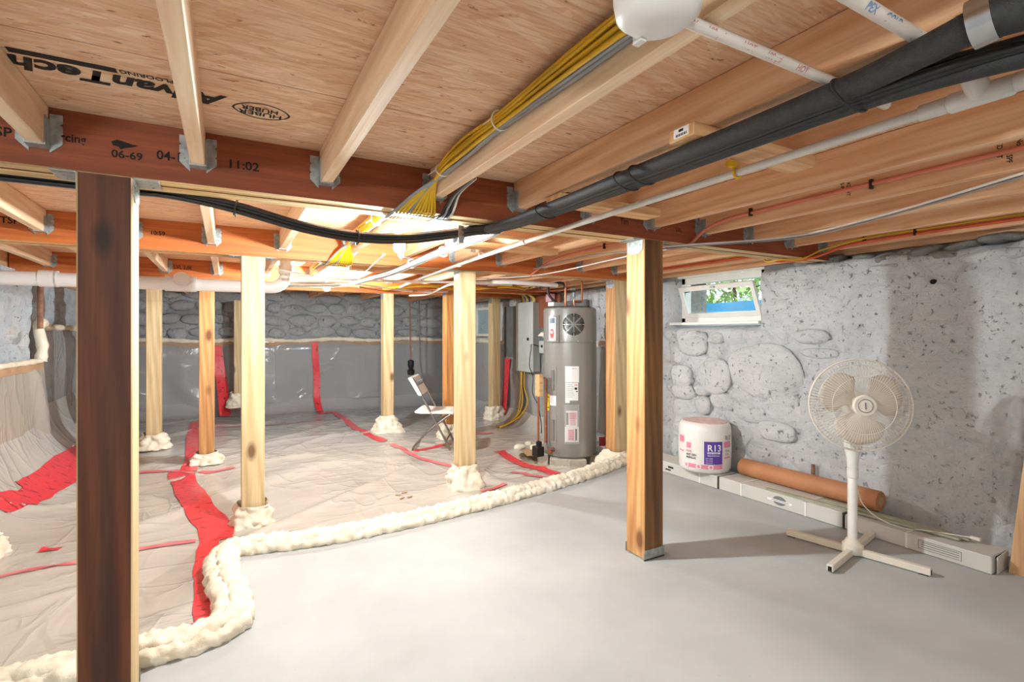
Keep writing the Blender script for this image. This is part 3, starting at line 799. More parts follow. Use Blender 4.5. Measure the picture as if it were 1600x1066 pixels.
obj('batten', G().box(XL+.03, XL+.05, 2.6, 6.2, .90, .955), 'cardb', wall_l)

def ribbon(pix, w, mat='tape', parent=sheet, world=None, lift=.006):
    pts = world or [ag(u, v) for u, v in pix]
    P = smoothpts([(p[0], p[1], 0) for p in pts], 8)
    n = 5; A = np.zeros((len(P), n, 3))
    for i, p in enumerate(P):
        t = (P[min(i+1, len(P)-1)]-P[max(i-1, 0)]).normalized(); s = Vector((-t.y, t.x, 0))
        ww = w*(1+.15*noise.noise(Vector((i*.35, w*50, 1))))
        for k in range(n):
            q = p+s*ww*(k/(n-1)-.5); A[i, k] = (q.x, q.y, gz(q.x, q.y)+lift)
    return obj('red_tape', G().grid(A), mat, parent, smooth=180, fixn=False)
ribbon([(327, 975), (322, 920), (322, 870), (332, 836)], .105)
ribbon([(338, 846), (336, 824), (312, 795), (295, 768), (281, 737)], .19)
ribbon([(294, 738), (302, 708), (301, 684), (306, 660)], .13, lift=.008)
ribbon([(-10, 788), (30, 783), (60, 772), (95, 752), (130, 728)], .15)
ribbon([(40, 765), (70, 748), (100, 722), (130, 704)], .12, 'tape', lift=.008)
ribbon([(-10, 905), (40, 893), (119, 879), (219, 859), (306, 846)], .05, 'tape_p')
ribbon([(219, 739), (260, 737), (284, 737), (320, 739), (366, 731)], .05, 'tape_p', lift=.007)
ribbon([(205, 1003), (250, 995), (305, 978)], .04, 'tape')
ribbon([(62, 861), (95, 858)], .05, 'tape')
ribbon([(338, 667), (400, 665), (460, 661), (527, 656)], .045, 'tape_p')
q2 = ay(497, 610, YB-.3)
ribbon(None, .10, 'tape', world=[(q2[0]+.02, q2[1]-.03), (q2[0]+.06, q2[1]-.25), ag(522, 645), ag(556, 670), ag(600, 690)])
ribbon([(612, 694), (640, 708), (660, 718), (706, 729)], .07, 'tape_p')
ribbon([(648, 706), (676, 700), (706, 694)], .06, 'tape')
ribbon([(778, 706), (806, 722), (846, 735), (870, 742)], .12, 'tape', lift=.01)
ribbon([(800, 738), (830, 744), (870, 750)], .06, 'tape_p', lift=.008)
ribbon([(512, 828), (560, 820), (600, 812)], .03, 'tape', lift=.012)
ribbon([(752, 770), (772, 765), (790, 757)], .05, 'tape_p', lift=.012)
ribbon([(735, 680), (770, 676)], .1, 'tape_p')
def wribbon(pts, w, ex, mat='tape', parent=None):   # on a wall: pts world, ex = width direction
    P = smoothpts(pts, 6); A = np.array([[tuple(p+Vector(ex)*w*(k/2-.5)) for k in range(3)] for p in P]); return obj('red_tape', G().grid(A), mat, parent or wall_b, smooth=180, fixn=False)
yb = YB-.13
q2 = ay(497, 610, YB-.3)
wribbon([ay(492, 535, yb), ay(493, 560, yb), ay(495, 590, yb), (q2[0], q2[1]+.1, .17), (q2[0]+.02, q2[1]-.05, gz(q2[0]+.02, q2[1]-.05)+.02)], .10, (1, 0, 0))
q2 = ay(352, 622, YB-.45)
wribbon([ay(338, 540, yb), ay(342, 570, yb), ay(347, 600, yb-.06), (q2[0], q2[1], gz(q2[0], q2[1])+.04)], .14, (1, 0, 0))
wribbon([ax(793, 560, 3.585), ax(790, 600, 3.58), ax(787, 640, 3.56), ax(785, 668, 3.5)], .16, (0, 1, 0), parent=wall_r)
wribbon([ax(936, 690, 3.58), ax(946, 690, 3.58)], .10, (0, 0, 1), parent=wall_r)

p = ag(-4, 868)
tag(obj('foam_mound', foam_skirt(p[0]-.05, p[1], .05, .10, p[2]-.02, p[2]+.14, 3.3), 'foam', smooth=180), 'cream foam mound cut by the left edge of the picture', 'foam')
# ------------------------------------------------------------------ awning window in the right wall
wx = 3.93; y0, y1, z0, z1 = WIN[0]+.04, WIN[1]-.04, WIN[2]+.02, 1.76
w = G()
for a in ((y0, y1, z0, z0+.045), (y0, y1, z1-.06, z1), (y0, y0+.045, z0, z1), (y1-.045, y1, z0, z1)):
    w.box(wx-.03, wx+.05, a[0], a[1], a[2], a[3])
win = struct('window_1', w, 'white', bev=.003)
obj('window_sill', G().box(wx-.16, wx-.03, y0-.02, y1+.04, z0-.025, z0), 'white', win, bev=.004)
obj('head_trim', G().box(wx-.07, wx-.03, y0-.02, y1+.02, z1, z1+.05), 'white', win, bev=.004)
ang = math.radians(22)
sx_, sz_ = -math.sin(ang), math.cos(ang)
sb = Vector((wx-.01, 0, z0+.05)); H_ = (z1-z0)-.12
def sp(y, h, o=0): return sb+Vector((sx_*h, y, sz_*h))+Vector((sz_, 0, -sx_))*o
sash = G()
for (a, b, h0, h1) in ((y0+.05, y1-.05, 0, .04), (y0+.05, y1-.05, H_-.045, H_), (y0+.05, y0+.088, .04, H_-.045), (y1-.088, y1-.05, .04, H_-.045)):
    c = sp((a+b)/2, (h0+h1)/2); sash.obox(c, (sz_, 0, -sx_), (0, 1, 0), (sx_, 0, sz_), .014, (b-a)/2, (h1-h0)/2)
so = obj('sash', sash, 'white', win, bev=.002)
gl = G().obox(sp((y0+y1)/2, H_/2), (sz_, 0, -sx_), (0, 1, 0), (sx_, 0, sz_), .003, (y1-y0)/2-.08, H_/2-.035)
obj('pane', gl, 'glass', win)
obj('latch', G().obox(sp((y0+y1)/2, H_-.02, -.02), (1, 0, 0), (0, 1, 0), (0, 0, 1), .01, .02, .008), 'galv', win)
for y in (y0+.07, y1-.07):
    obj('stay_arm', G().tube([sp(y, H_*.8, .01), (wx+.0, y, z0+.3)], .005, 6), 'blackp', win)
# second small window, far back in the right wall (only its bright side shows)
w2 = G()
for a in ((7.05, 7.75, 1.18, 1.22), (7.05, 7.75, 1.60, 1.64), (7.05, 7.10, 1.22, 1.60), (7.70, 7.75, 1.22, 1.60)): w2.box(3.60, 3.66, *a)
win2 = struct('window_2', w2, 'white'); obj('pane', G().box(3.625, 3.631, 7.1, 7.7, 1.22, 1.6), 'glass', win2)
obj('backing', G().box(3.64, 3.65, 7.08, 7.72, 1.2, 1.62), 'wall_b', win2)

# outside: blue tarp fence and bush
t = thing('tarp_fence', 'blue tarp fence seen through the open window', 'fence', (6.6, 6.0, 0))
P = np.array([[(6.6+.05*math.sin(y*5)+.02*math.sin(z*9), y, z) for z in np.arange(.6, 1.75, .1)] for y in np.arange(2.5, 10, .12)])
obj('tarp', G().grid(P), 'tarp', t, smooth=180)
for y in (3., 5., 7., 9.): obj('fence_post', G().lathe([(.03, .2), (.03, 1.75)], (6.68, y, 0), 10), 'galv', t)
struct('ground_outside', G().box(4.3, 14, -2, 14, .0, .6), 'grass')
bush = thing('leafy_bush', 'sunlit green bush behind the blue tarp, seen through the window', 'bush', (8.2, 7, .6))
g = G(); rr = random.Random(3)
for i in range(5500):
    p = Vector((rr.gauss(8.3, .4), rr.uniform(5., 9.6), rr.uniform(1.2, 3.4))); a = Vector((rr.gauss(0, 1), rr.gauss(0, 1), rr.gauss(0, 1))).normalized(); b = a.cross(Vector((0, 0, 1))).normalized(); L = rr.uniform(.06, .12)
    g.add([p-a*L, p+b*L*.45, p+a*L, p-b*L*.45], [(0, 1, 2, 3)])
o = obj('foliage', g, 'leaf', bush, fixn=False); o['kind'] = 'stuff'
for y in (4.5, 6.2, 8.): obj('stem', G().tube(smoothpts([(8.3, y, .6), (8.35, y+.1, 1.4), (8.25, y+.2, 2.6)]), .03, 7), 'bark', bush)

# ------------------------------------------------------------------ lamps
blab = ['lit bare bulb in a round white lampholder just behind the near beam', 'lit bare bulb in a lampholder farther back above the drain elbow', 'added unseen fill bulb behind the viewer on the left', 'added unseen fill bulb behind the viewer on the right']
for i, (p, pw) in enumerate(BULBS):
    x, y, z = p
    t = thing('ceiling_lamp', blab[i], 'lamp', p, 'bare bulb lampholders')
    zt_ = ZJ-.002
    if i in (0, 1, 2, 3):
        obj('lampholder', G().lathe([(.058, 0), (.06, -.012), (.05, -.022), (.028, -.03), (.024, -.05), (.018, -.05)], (x, y, zt_), 24), 'white', t, smooth=40)
        zz = zt_-.045
    else: zz = z+.06
    obj('bulb', G().lathe([(.013, 0), (.014, -.02), (.024, -.045), (.030, -.065), (.030, -.08), (.022, -.097), (.006, -.104)], (x, y, zz), 16), mk_bulb(pw), t, smooth=60)

# ------------------------------------------------------------------ yellow cables along the near joist
xf = JX[5]
def cable(g, pts, r, n=6, k=5): g.tube(smoothpts(pts, k), r, n)
def ztie(name, c, axis, r, parent, mat='white', w=.004):
    c = Vector(c); a = Vector(axis).normalized(); u = a.cross(Vector((0, 0, 1))).normalized(); v = a.cross(u)
    g = G().tube([c+(u*math.cos(t)+v*math.sin(t))*r for t in np.linspace(0, 2*PI, 18)[:-1]], w, 5, closed=True)
    g.tube([c+u*r*-1-v*.0, c-u*(r+.03)-Vector((0, 0, .025))], w*.7, 5)
    return obj(name, g, mat, parent)
yb_ = thing('cable_bundle', 'fan of yellow cables tied along a near joist and running under the dark beam', 'cables', (xf-.03, 1.5, 1.87))
rr = random.Random(5)
for i in range(12):
    a = i % 4; b = i // 4
    ox = -.012-.011*b; oz = .019*(a-1.5)*.62+rr.uniform(-.003, .003)
    j = lambda s=.006: rr.uniform(-s, s)
    fx = .605+.0145*i
    obj('cable', G().tube(smoothpts([(xf+ox+j(), -.2, 1.862+oz*1.5), (xf+ox+j(), .5, 1.868+oz*1.5+j()), (xf+ox*1.2+j(), .95, 1.868+oz*1.6+j()), (xf+ox, 1.37, 1.874+oz), (xf+ox*1.2+j(), 1.62, 1.868+oz*1.4), (xf+ox, 1.86, 1.858+oz*.8),
          (.5*(xf+ox)+.5*fx, 1.98, 1.80), (fx, 2.045, 1.735), (fx, 2.10, 1.731), (fx, 2.22, 1.731), (.5*(xf+ox)+.5*fx, 2.30, 1.78), (xf+ox-.005, 2.55, 1.855+oz), (xf+ox-.006+j(), 3.0, 1.858+oz*1.2), (xf+ox-.008, 3.5, 1.85+oz), (.5*xf+.5*fx, 3.66, 1.80), (fx+.02, 3.77, 1.735), (fx+.02, 3.9, 1.731), (fx+.02, 4.0, 1.735), (xf+ox, 4.3, 1.85+oz), (xf+ox, 5.2, 1.86+oz)]), .0056 if i else .0066, 6),
        'yel' if i not in (0, 4) else 'gsheath', yb_, smooth=60)
ztie('zip_tie', (xf-.024, 1.38, 1.875), (0, 1, 0), .03, yb_, w=.0028); ztie('zip_tie', (xf-.022, 1.865, 1.858), (0, .8, -.3), .026, yb_, w=.0028); ztie('zip_tie', (xf-.026, 2.85, 1.857), (0, 1, 0), .03, yb_, w=.0028)
obj('staple', G().box(.605, .77, 2.09, 2.13, 1.7235, 1.726), 'galv', yb_)
gc = thing('cable_bundle', 'short black and white cables dropping beside the yellow cable joist under the dark beam', 'cables', (.84, 2.05, 1.8))
for i in range(4):
    x = .81+.014*i
    obj('cable', G().tube(smoothpts([(xf+JW+.012+.004*i, 1.75, 1.81), (xf+JW+.02+.006*i, 1.93, 1.80), (x, 2.035, 1.765), (x-.01, 2.055, 1.733), (x-.012, 2.14, 1.731), (x-.012, 2.24, 1.731), (x, 2.32, 1.76), (x, 2.5, 1.84)]), .0055, 6), ('blackp', 'gsheath', 'blackp', 'wsheath')[i], gc, smooth=60)
obj('staple', G().box(.78, .87, 2.10, 2.125, 1.7235, 1.726), 'galv', gc)

# ------------------------------------------------------------------ black cable bundle along the bay
bb = thing('cable_bundle', 'thick bundle of black braided cables sweeping down from the top right corner', 'cables', (1.2, 1.2, 1.75))
def sleeve(name, pts, r, parent, mat='black', n=12): return obj(name, G().tube(smoothpts(pts, 8), r, n), mat, parent, smooth=60)
def taper(pts, r0, r1, name, mat, n=12):
    P = smoothpts(pts, 8); return obj(name, G().tube(P, [r0+(r1-r0)*i/(len(P)-1) for i in range(len(P))], n), mat, bb, smooth=60)
taper([(1.109, .362, 1.752), (1.112, .45, 1.742), (1.125, .60, 1.736), (1.13, .95, 1.735), (1.13, 1.25, 1.735), (1.125, 1.6, 1.73), (1.085, 1.90, 1.715), (1.04, 2.10, 1.703)], .029, .018, 'braided_sleeve', 'black', 14)
taper([(1.34, .23, 1.732), (1.243, .354, 1.725), (1.19, .50, 1.722), (1.178, .65, 1.722), (1.178, .95, 1.722), (1.178, 1.30, 1.722), (1.165, 1.65, 1.719), (1.115, 1.93, 1.704), (1.05, 2.12, 1.698)], .025, .015, 'braided_sleeve', 'black', 14)
for i, (dx, dz) in enumerate(((-.002, -.016), (.010, -.020), (.022, -.018), (.034, .004), (.020, .014))):
    sleeve('cable', [(1.30-.02*i, .25, 1.735), (1.20+dx*.6, .37, 1.735+dz*.5), (1.145+dx, .56, 1.733+dz), (1.14+dx, .95, 1.731+dz), (1.138+dx, 1.35, 1.731+dz), (1.13+dx, 1.65, 1.727+dz), (1.085+dx, 1.93, 1.711+dz*.6), (1.04+dx*.5, 2.12, 1.70)], .0085, bb, 'blackp', 7)
def oval_tie(c, rx_, rz_, parent):
    return obj('zip_tie', G().tube([(c[0]+rx_*math.cos(a), c[1]+.015*math.sin(a), c[2]+rz_*math.sin(a)) for a in np.linspace(0, 2*PI, 25)[:-1]], .003, 6, closed=True), 'blackp', parent)
for y, z, x, k in ((.60, 1.731, 1.152, 1.), (1.22, 1.730, 1.152, .9), (1.29, 1.729, 1.152, .9), (1.74, 1.718, 1.125, .8)):
    oval_tie((x, y, z), .062*k, .037*k, bb)
# bundle crossing to the left under the beam
lb = thing('cable_bundle', 'sagging black cables slung leftward behind the dark post from the metal strap', 'cables', (.4, 2.28, 1.66))
L0 = [(-1.5, 2.275, 1.74), (-.9, 2.275, 1.742), (-.35, 2.275, 1.742), (-.18, 2.275, 1.742), (.02, 2.28, 1.722), (.28, 2.29, 1.670), (.50, 2.29, 1.650), (.72, 2.285, 1.662), (.93, 2.27, 1.700), (1.02, 2.22, 1.715), (1.10, 2.10, 1.712)]
for i, (dy, dz, r) in enumerate(((0, 0, .012), (.012, .016, .011), (-.006, -.016, .009), (.018, -.010, .009), (-.012, .010, .008))):
    sleeve('cable', [(x, y+dy, z+dz*(.55 if x < -.1 else 1.)) for x, y, z in L0], r, lb, 'blackp' if i != 3 else 'gsheath', 8)
ztie('cable_tie', (.03, 2.283, 1.722), (1, 0, -.2), .03, lb, 'blackp'); ztie('cable_tie', (.50, 2.293, 1.65), (1, 0, 0), .031, lb, 'blackp')
st = tag(obj('metal_strap', G().box(.955, .985, 2.238, 2.243, 1.66, 1.74).box(.955, .985, 2.238, 2.31, 1.656, 1.661).box(.955, .985, 2.306, 2.311, 1.66, 1.72), 'silver'), 'bent galvanised strap holding the sagging black cables at the beam', 'strap')
# grey bundle running on to the rear
gb = thing('cable_bundle', 'bundle of grey cables running from the strap to the rear under the second beam', 'cables', (1.12, 3.2, 1.72))
for i in range(6):
    a = 2*PI*i/6; dx, dz = .016*math.cos(a), .014*math.sin(a)
    sleeve('cable', [(1.12, 2.06, 1.712), (1.11+dx, 2.22, 1.71+dz), (1.13+dx, 2.6, 1.72+dz), (1.14+dx, 3.2, 1.722+dz), (1.12+dx, 3.86, 1.70+dz), (1.08+dx, 4.4, 1.70+dz), (1.03+dx, 4.9, 1.70+dz), (.9+dx, 5.2, 1.70+dz), (.5+dx*3, 5.4, 1.70+dz)], .011, gb, ('gsheath', 'gsheath', 'blackp', 'wsheath', 'gsheath', 'wsheath')[i], 8)
for y in (2.9, 3.5, 4.3): ztie('zip_tie', (1.14-.02*(y > 4), y, 1.72-.02*(y > 4)), (0, 1, 0), .03, gb, 'white')

# ------------------------------------------------------------------ pipes
def pipe(name, label, cat, pts, r, mat, bands=(), n=12, k=6, group=None):
    c = pts[len(pts)//2]; t = thing(name, label, cat, c, group)
    obj('tube', G().tube(smoothpts(pts, k) if len(pts) > 2 else [Vector(p) for p in pts], r, n), mat, t, smooth=60)
    for b in bands:
        p, a, L, rb = b; p = Vector(p); a = Vector(a).normalized(); obj('coupling', G().lathe([(r, -L/2), (rb, -L/2), (rb, L/2), (r, L/2)], p, 16, a), mat, t, smooth=40)
    return t
wp = pipe('water_pipe', 'long pale grey pipe under the joists from the elbow at top right to the rear', 'pipe', [(1.365, .52, 1.722), (1.375, 1.2, 1.722), (1.39, 2.1, 1.72), (1.44, 3.2, 1.72), (1.48, 3.9, 1.718), (1.55, 4.9, 1.715), (1.62, 5.5, 1.71)], .0125, 'cpvc',
     [((1.365, .535, 1.722), (0, 1, 0), .05, .018), ((1.395, 2.38, 1.72), (0, 1, 0), .04, .016), ((1.455, 3.4, 1.719), (0, 1, 0), .04, .016)])
g = G().lathe([(.017, -.055), (.021, -.05), (.021, .05), (.017, .055)], (1.365, .455, 1.722), 16, (0, 1, 0)).lathe([(.017, 0), (.021, .0), (.021, .055), (.017, .06)], (1.365, .455, 1.722), 16, (-.8, 0, .6))
obj('tee_fitting', g, 'cpvc', wp, smooth=40)
g = G().tube([(1.365, .40, 1.722), (1.37, .2, 1.735)], .0125, 12).lathe([(.0125, 0), (.019, .0), (.019, .04), (.0125, .045)], (1.365, .36, 1.724), 16, (0, 1, 0)); obj('tube', g, 'cpvc', wp, smooth=40)
for y in (1.04, 2.92):
    cl = G().tube([Vector((1.372+(.03 if y > 2 else 0), y, 1.722))+Vector((math.cos(a)*.017, 0, math.sin(a)*.017)) for a in np.linspace(0, 2*PI, 15)[:-1]], .004, 6, closed=True).box(1.33, 1.36, y-.008, y+.008, 1.735, 1.752)
    obj('clamp', cl, 'yel' if y < 2 else 'white', wp)
# cross blocks nailed under the joists
def block(x0, x1, y0, y1, label, z1=ZJ-.001, h=.036, mat='block'):
    t = thing('blocking', label, 'wood block', ((x0+x1)/2, (y0+y1)/2, z1-h), 'cross blocks under the joists')
    obj('board', G().box(x0, x1, y0, y1, z1-h, z1), mat, t, bev=.002); return t
b1 = block(1.085, 1.64, .955, 1.043, 'short wood block with a white paper label, across the joists by the black bundle')
obj('label', G().box(1.0838, 1.085, .972, 1.024, 1.764, 1.79), 'paper', b1)
g = G()
for i in range(9): g.box(1.0832, 1.0837, .978+.0045*i, .980+.0045*i+.001*(i % 2), 1.767, 1.774)
g.box(1.0832, 1.0837, .990, 1.006, 1.779, 1.786); obj('printed_marks', g, 'ink', b1)
block(1.165, 1.72, 1.70, 1.80, 'wood block across the joists above the grey pipe, just before the dark beam')
block(1.17, 1.95, 2.86, 2.95, 'wood block across the joists behind the dark beam near the bulb')
block(1.17, 1.63, 2.45, 2.53, 'short wood block behind the strap over the grey cables')
block(.9, 1.6, 4.35, 4.45, 'wood block across the joists behind the orange beam')
# cross-linked tubing, white with red and blue print
px = pipe('supply_tube', 'white tube with faded red lettering crossing below the joists near the top', 'pipe', [(.55, .643, 1.780), (.9, .643, 1.782), (1.4, .645, 1.782)], .0112, 'pex')
for i, (s, x) in enumerate((('PEX', .70), ('100 psi', .755), ('HOT', .855), ('100 psi', .925), ('HOT', 1.025))):
    text('printed_lettering', s, .017, (x, .6385, 1.7715), (1, 0, 0), (0, -.7, .7), 'inkr', px)
px2 = pipe('supply_tube', 'white tube with faded blue lettering at the very top, ending at the grey elbow', 'pipe', [(.6, .472, 1.790), (1.0, .471, 1.786), (1.2, .468, 1.780), (1.30, .46, 1.762), (1.345, .456, 1.738)], .0125, 'pex')
for i, (s, x) in enumerate((('PEX', .94), ('COLD', 1.0), ('psi', 1.10))):
    text('printed_lettering', s, .019, (x, .4655, 1.7745), (1, 0, 0), (0, -.7, .7), 'inkb', px2)
# white drain fitting at the top
dr = thing('drain_fitting', 'big white rounded drain fitting at the top edge, over the yellow cables', 'pipe fitting', (.58, .50, 1.72))
obj('body', G().lathe([(.02, 0), (.05, .004), (.066, .018), (.070, .04), (.070, .2)], (.60, .60, 1.718), 28), 'pvc', dr, smooth=60)
obj('body', G().tube([(.60, .60, 1.80), (.46, .50, 1.81), (.30, .38, 1.83)], .055, 20), 'pvc', dr, smooth=60)
obj('ring', G().lathe([(.055, -.012), (.062, -.012), (.062, .012), (.055, .012)], (.52, .543, 1.806), 24, (-.8, -.6, .1)), 'pvc', dr, smooth=40)
obj('flow_arrow_tab', G().box(.602, .614, .64, .66, 1.716, 1.73), 'pvc', dr)
# black insulated line with a silver strap, top right
bl = pipe('insulated_line', 'fat black insulated line at the top right corner', 'pipe', [(1.109, .372, 1.752), (1.112, .352, 1.752), (1.14, .315, 1.757), (1.25, .20, 1.78)], .034, 'black')
sc_ = G().lathe([(.038, -.016), (.041, -.016), (.041, .016), (.038, .016)], (1.109, .366, 1.752), 20, (.1, -1, .1)); obj('steel_clamp', sc_, 'silver', bl, smooth=40)
obj('clamp_tab', G().box(1.095, 1.125, .355, .378, 1.785, 1.80), 'silver', bl)
# drain line along the third beam
Zp, Yp = 1.64, 5.08
dl = thing('drain_pipe', 'long white drain pipe hung across the room behind the dark post', 'pipe', (-.5, Yp, Zp))
obj('tube', G().tube([(-1.5, Yp, Zp-.005), (.34, Yp, Zp)]+[(.34+.13*math.sin(a), Yp, Zp+.13-.13*math.cos(a)) for a in np.linspace(.2, PI/2, 7)]+[(.47, Yp, 1.91)], .054, 20), 'pvc', dl, smooth=60)
for x, L in ((-1.18, .10), (-1.13, .02), (.22, .07)): obj('coupling', G().lathe([(.054, -L/2), (.063, -L/2), (.063, L/2), (.054, L/2)], (x, Yp, Zp), 20, (1, 0, 0)), 'pvc', dl, smooth=40)
obj('cleanout', G().lathe([(.053, -.0), (.053, .07), (.062, .07), (.062, .10), (.02, .10), (.02, .115), (.01, .115)], (-.335, Yp, Zp), 20, (.1, -1, .35)), 'pvc', dl, smooth=40)
obj('tee', G().lathe([(.054, -.11), (.064, -.11), (.064, .11), (.054, .11)], (-.335, Yp, Zp), 20, (1, 0, 0)), 'pvc', dl, smooth=40)
obj('elbow_hub', G().lathe([(.054, 0), (.064, 0), (.064, .07), (.054, .07)], (.47, Yp, 1.77), 20), 'pvc', dl, smooth=40)
obj('hanger_strap', G().tube([Vector((-.9, Yp, Zp))+Vector((0, math.cos(a)*.056, math.sin(a)*.056)) for a in np.linspace(0, 2*PI, 20)[:-1]], .003, 5, closed=True), 'galv', dl)
p = ax(62, 440, XL+.06)
rp = pipe('vent_pipe', 'thin rusty vertical pipe at the left wall behind the white drain pipe', 'pipe', [(XL+.03, 6.18, 1.27), (XL+.03, 6.18, 1.91)], .022, 'rust')
# clutter of tubes and wires under the rear beams
for i, (pts, r, m, lab) in enumerate([
    ([az(455, 432, 1.71), az(560, 437, 1.71), az(630, 440, 1.71), az(700, 441, 1.71), az(800, 445, 1.70)], .012, 'pex', 'white tube running sideways under the second beam to the panel'),
    ([az(455, 441, 1.70), az(540, 442, 1.70), az(640, 455, 1.70), az(700, 456, 1.70)], .009, 'wsheath', 'white cable just below the white sideways tube, right of the drain elbow'),
    ([az(430, 420, 1.76), az(470, 428, 1.74), az(510, 435, 1.71), az(560, 436, 1.705)], .007, 'wsheath', 'thin white cable looping from the drain elbow'),
    ([az(640, 462, 1.70), az(668, 460, 1.70), az(690, 450, 1.70), az(712, 443, 1.70), az(760, 440, 1.71)], .012, 'pex', 'curved white tube rising behind the centre post'),
    ([az(600, 452, 1.715), az(660, 446, 1.715), az(720, 452, 1.715), az(790, 448, 1.715), az(820, 452, 1.71)], .016, 'yel', 'yellow cable run under the rear beam beside the centre post'),
    ([az(742, 441, 1.71), az(800, 441, 1.71), az(870, 446, 1.71)], .022, 'pvc', 'white pipe right of the centre post leading to the heater'),
    ([az(560, 448, 1.70), az(620, 456, 1.70), az(690, 452, 1.70)], .008, 'copper', 'copper line under the rear joists left of the orange-brown post'),
    ([az(742, 446, 1.705), az(790, 452, 1.70), az(840, 455, 1.70), az(900, 452, 1.70)], .011, 'copper', 'copper line right of the centre post'),
    ([ay(600, 398, 2.75), ay(585, 412, 3.3), az(572, 424, 1.70), az(560, 432, 1.70)], .005, 'wsheath', 'thin white lamp cord left of the near bulb')]):
    pipe('service_line', lab, 'pipe', pts, r, m, n=8)
# thin grey wires and the coral / orange cables on the right
for i, (pts, r, m, lab) in enumerate([
    ([az(1600, 270, 1.785), az(1400, 330, 1.785), az(1240, 369, 1.78), (2.25, 2.06, 1.725), (2.2, 2.2, 1.724), az(960, 405, 1.735), az(840, 430, 1.735), az(735, 436, 1.725)], .005, 'wsheath', 'thin white wire crossing the right joists to the beam by the front right post'),
    ([az(1600, 275, 1.782), az(1400, 334, 1.782), az(1250, 371, 1.777), (2.28, 2.06, 1.722), (2.25, 2.25, 1.722), (2.25, 2.9, 1.78), (2.3, 3.75, 1.78)], .005, 'gsheath', 'thin grey wire beside the thin white wire under the right joists')]):
    pipe('service_line', lab, 'wire', pts, r, m, n=6)
xr = JX[9]-.0105
pc = pipe('coral_cable', 'coral red cable stapled along a right joist and dropping at the dark beam', 'cable', [(xr, -.5, 1.865), (xr, .6, 1.862), (xr, 1.2, 1.857), (xr, 1.7, 1.852), (xr-.005, 1.9, 1.84), (xr-.03, 2.0, 1.80), (xr-.06, 2.05, 1.745), (xr-.09, 2.08, 1.727), (xr-.12, 2.2, 1.727), (xr-.1, 2.3, 1.76), (xr, 2.6, 1.85), (xr, 3.4, 1.85), (xr-.03, 3.68, 1.80), (xr-.08, 3.8, 1.726)], .0095, 'pink', n=7)
for y in (.55, 1.15, 1.72, 2.9): obj('cable_staple', G().box(xr-.009, xr+.007, y-.006, y+.006, 1.836, 1.876), 'blackp', pc)
xo = JX[12]-.008
oc = pipe('orange_cable', 'orange-red cable along the joist beside the right stone wall', 'cable', [(xo, -.5, 1.825), (xo, .8, 1.823), (xo, 1.5, 1.82), (xo-.01, 1.85, 1.81), (xo-.06, 2.0, 1.765), (xo-.18, 2.06, 1.728), (xo-.25, 2.2, 1.727), (xo-.05, 2.4, 1.79), (xo, 2.6, 1.83), (xo, 3.7, 1.83)], .010, 'ora', n=7)
yc2 = pipe('yellow_cable', 'yellow cable above the orange one by the right stone wall', 'cable', [(xo, -.5, 1.85), (xo, .8, 1.846), (xo, 1.45, 1.842), (xo-.01, 1.75, 1.84), (xo-.10, 1.98, 1.79), (xo-.22, 2.06, 1.727), (xo-.33, 2.15, 1.725), (xo-.3, 2.26, 1.727), (xo-.05, 2.5, 1.83), (xo, 2.8, 1.85)], .0062, 'yel', n=7)
for y in (.95, 1.5, 1.78): obj('cable_staple', G().box(xo-.012, xo+.008, y-.006, y+.006, 1.812, 1.858), 'blackp', oc)

# ------------------------------------------------------------------ water heater
hx, hy, hr, hz0, hz1 = 3.13, 4.38, .274, -.02, 1.495
wh = thing('water_heater', 'tall grey cylindrical water heater with a round fan grille, beside the electrical panel', 'water heater', (hx, hy, hz0))
obj('tank', G().lathe([(hr-.02, hz0), (hr, hz0+.015), (hr, 1.13), (hr-.003, 1.134), (hr-.003, 1.138), (hr, 1.142), (hr, hz1-.03), (hr-.006, hz1-.012), (hr-.03, hz1)], (hx, hy, 0), 72), 'heater', wh, smooth=35)
fa = math.atan2(-hy, -hx)     # direction to the viewer
def hpt(a, z, r): return (hx+math.cos(fa+a)*r, hy+math.sin(fa+a)*r, z)
def patch(name, a0, a1, z0, z1, r, mat, parent, thick=.002, n=8):
    g = G(); 
    for i in range(n):
        u, v = a0+(a1-a0)*i/n, a0+(a1-a0)*(i+1)/n
        g.add([hpt(q, z, rr) for q in (u, v) for z in (z0, z1) for rr in (r, r+thick)], [(1, 3, 7, 5), (0, 4, 6, 2), (0, 1, 5, 4), (2, 6, 7, 3), (0, 2, 3, 1), (4, 5, 7, 6)])
    return obj(name, g, mat, parent)
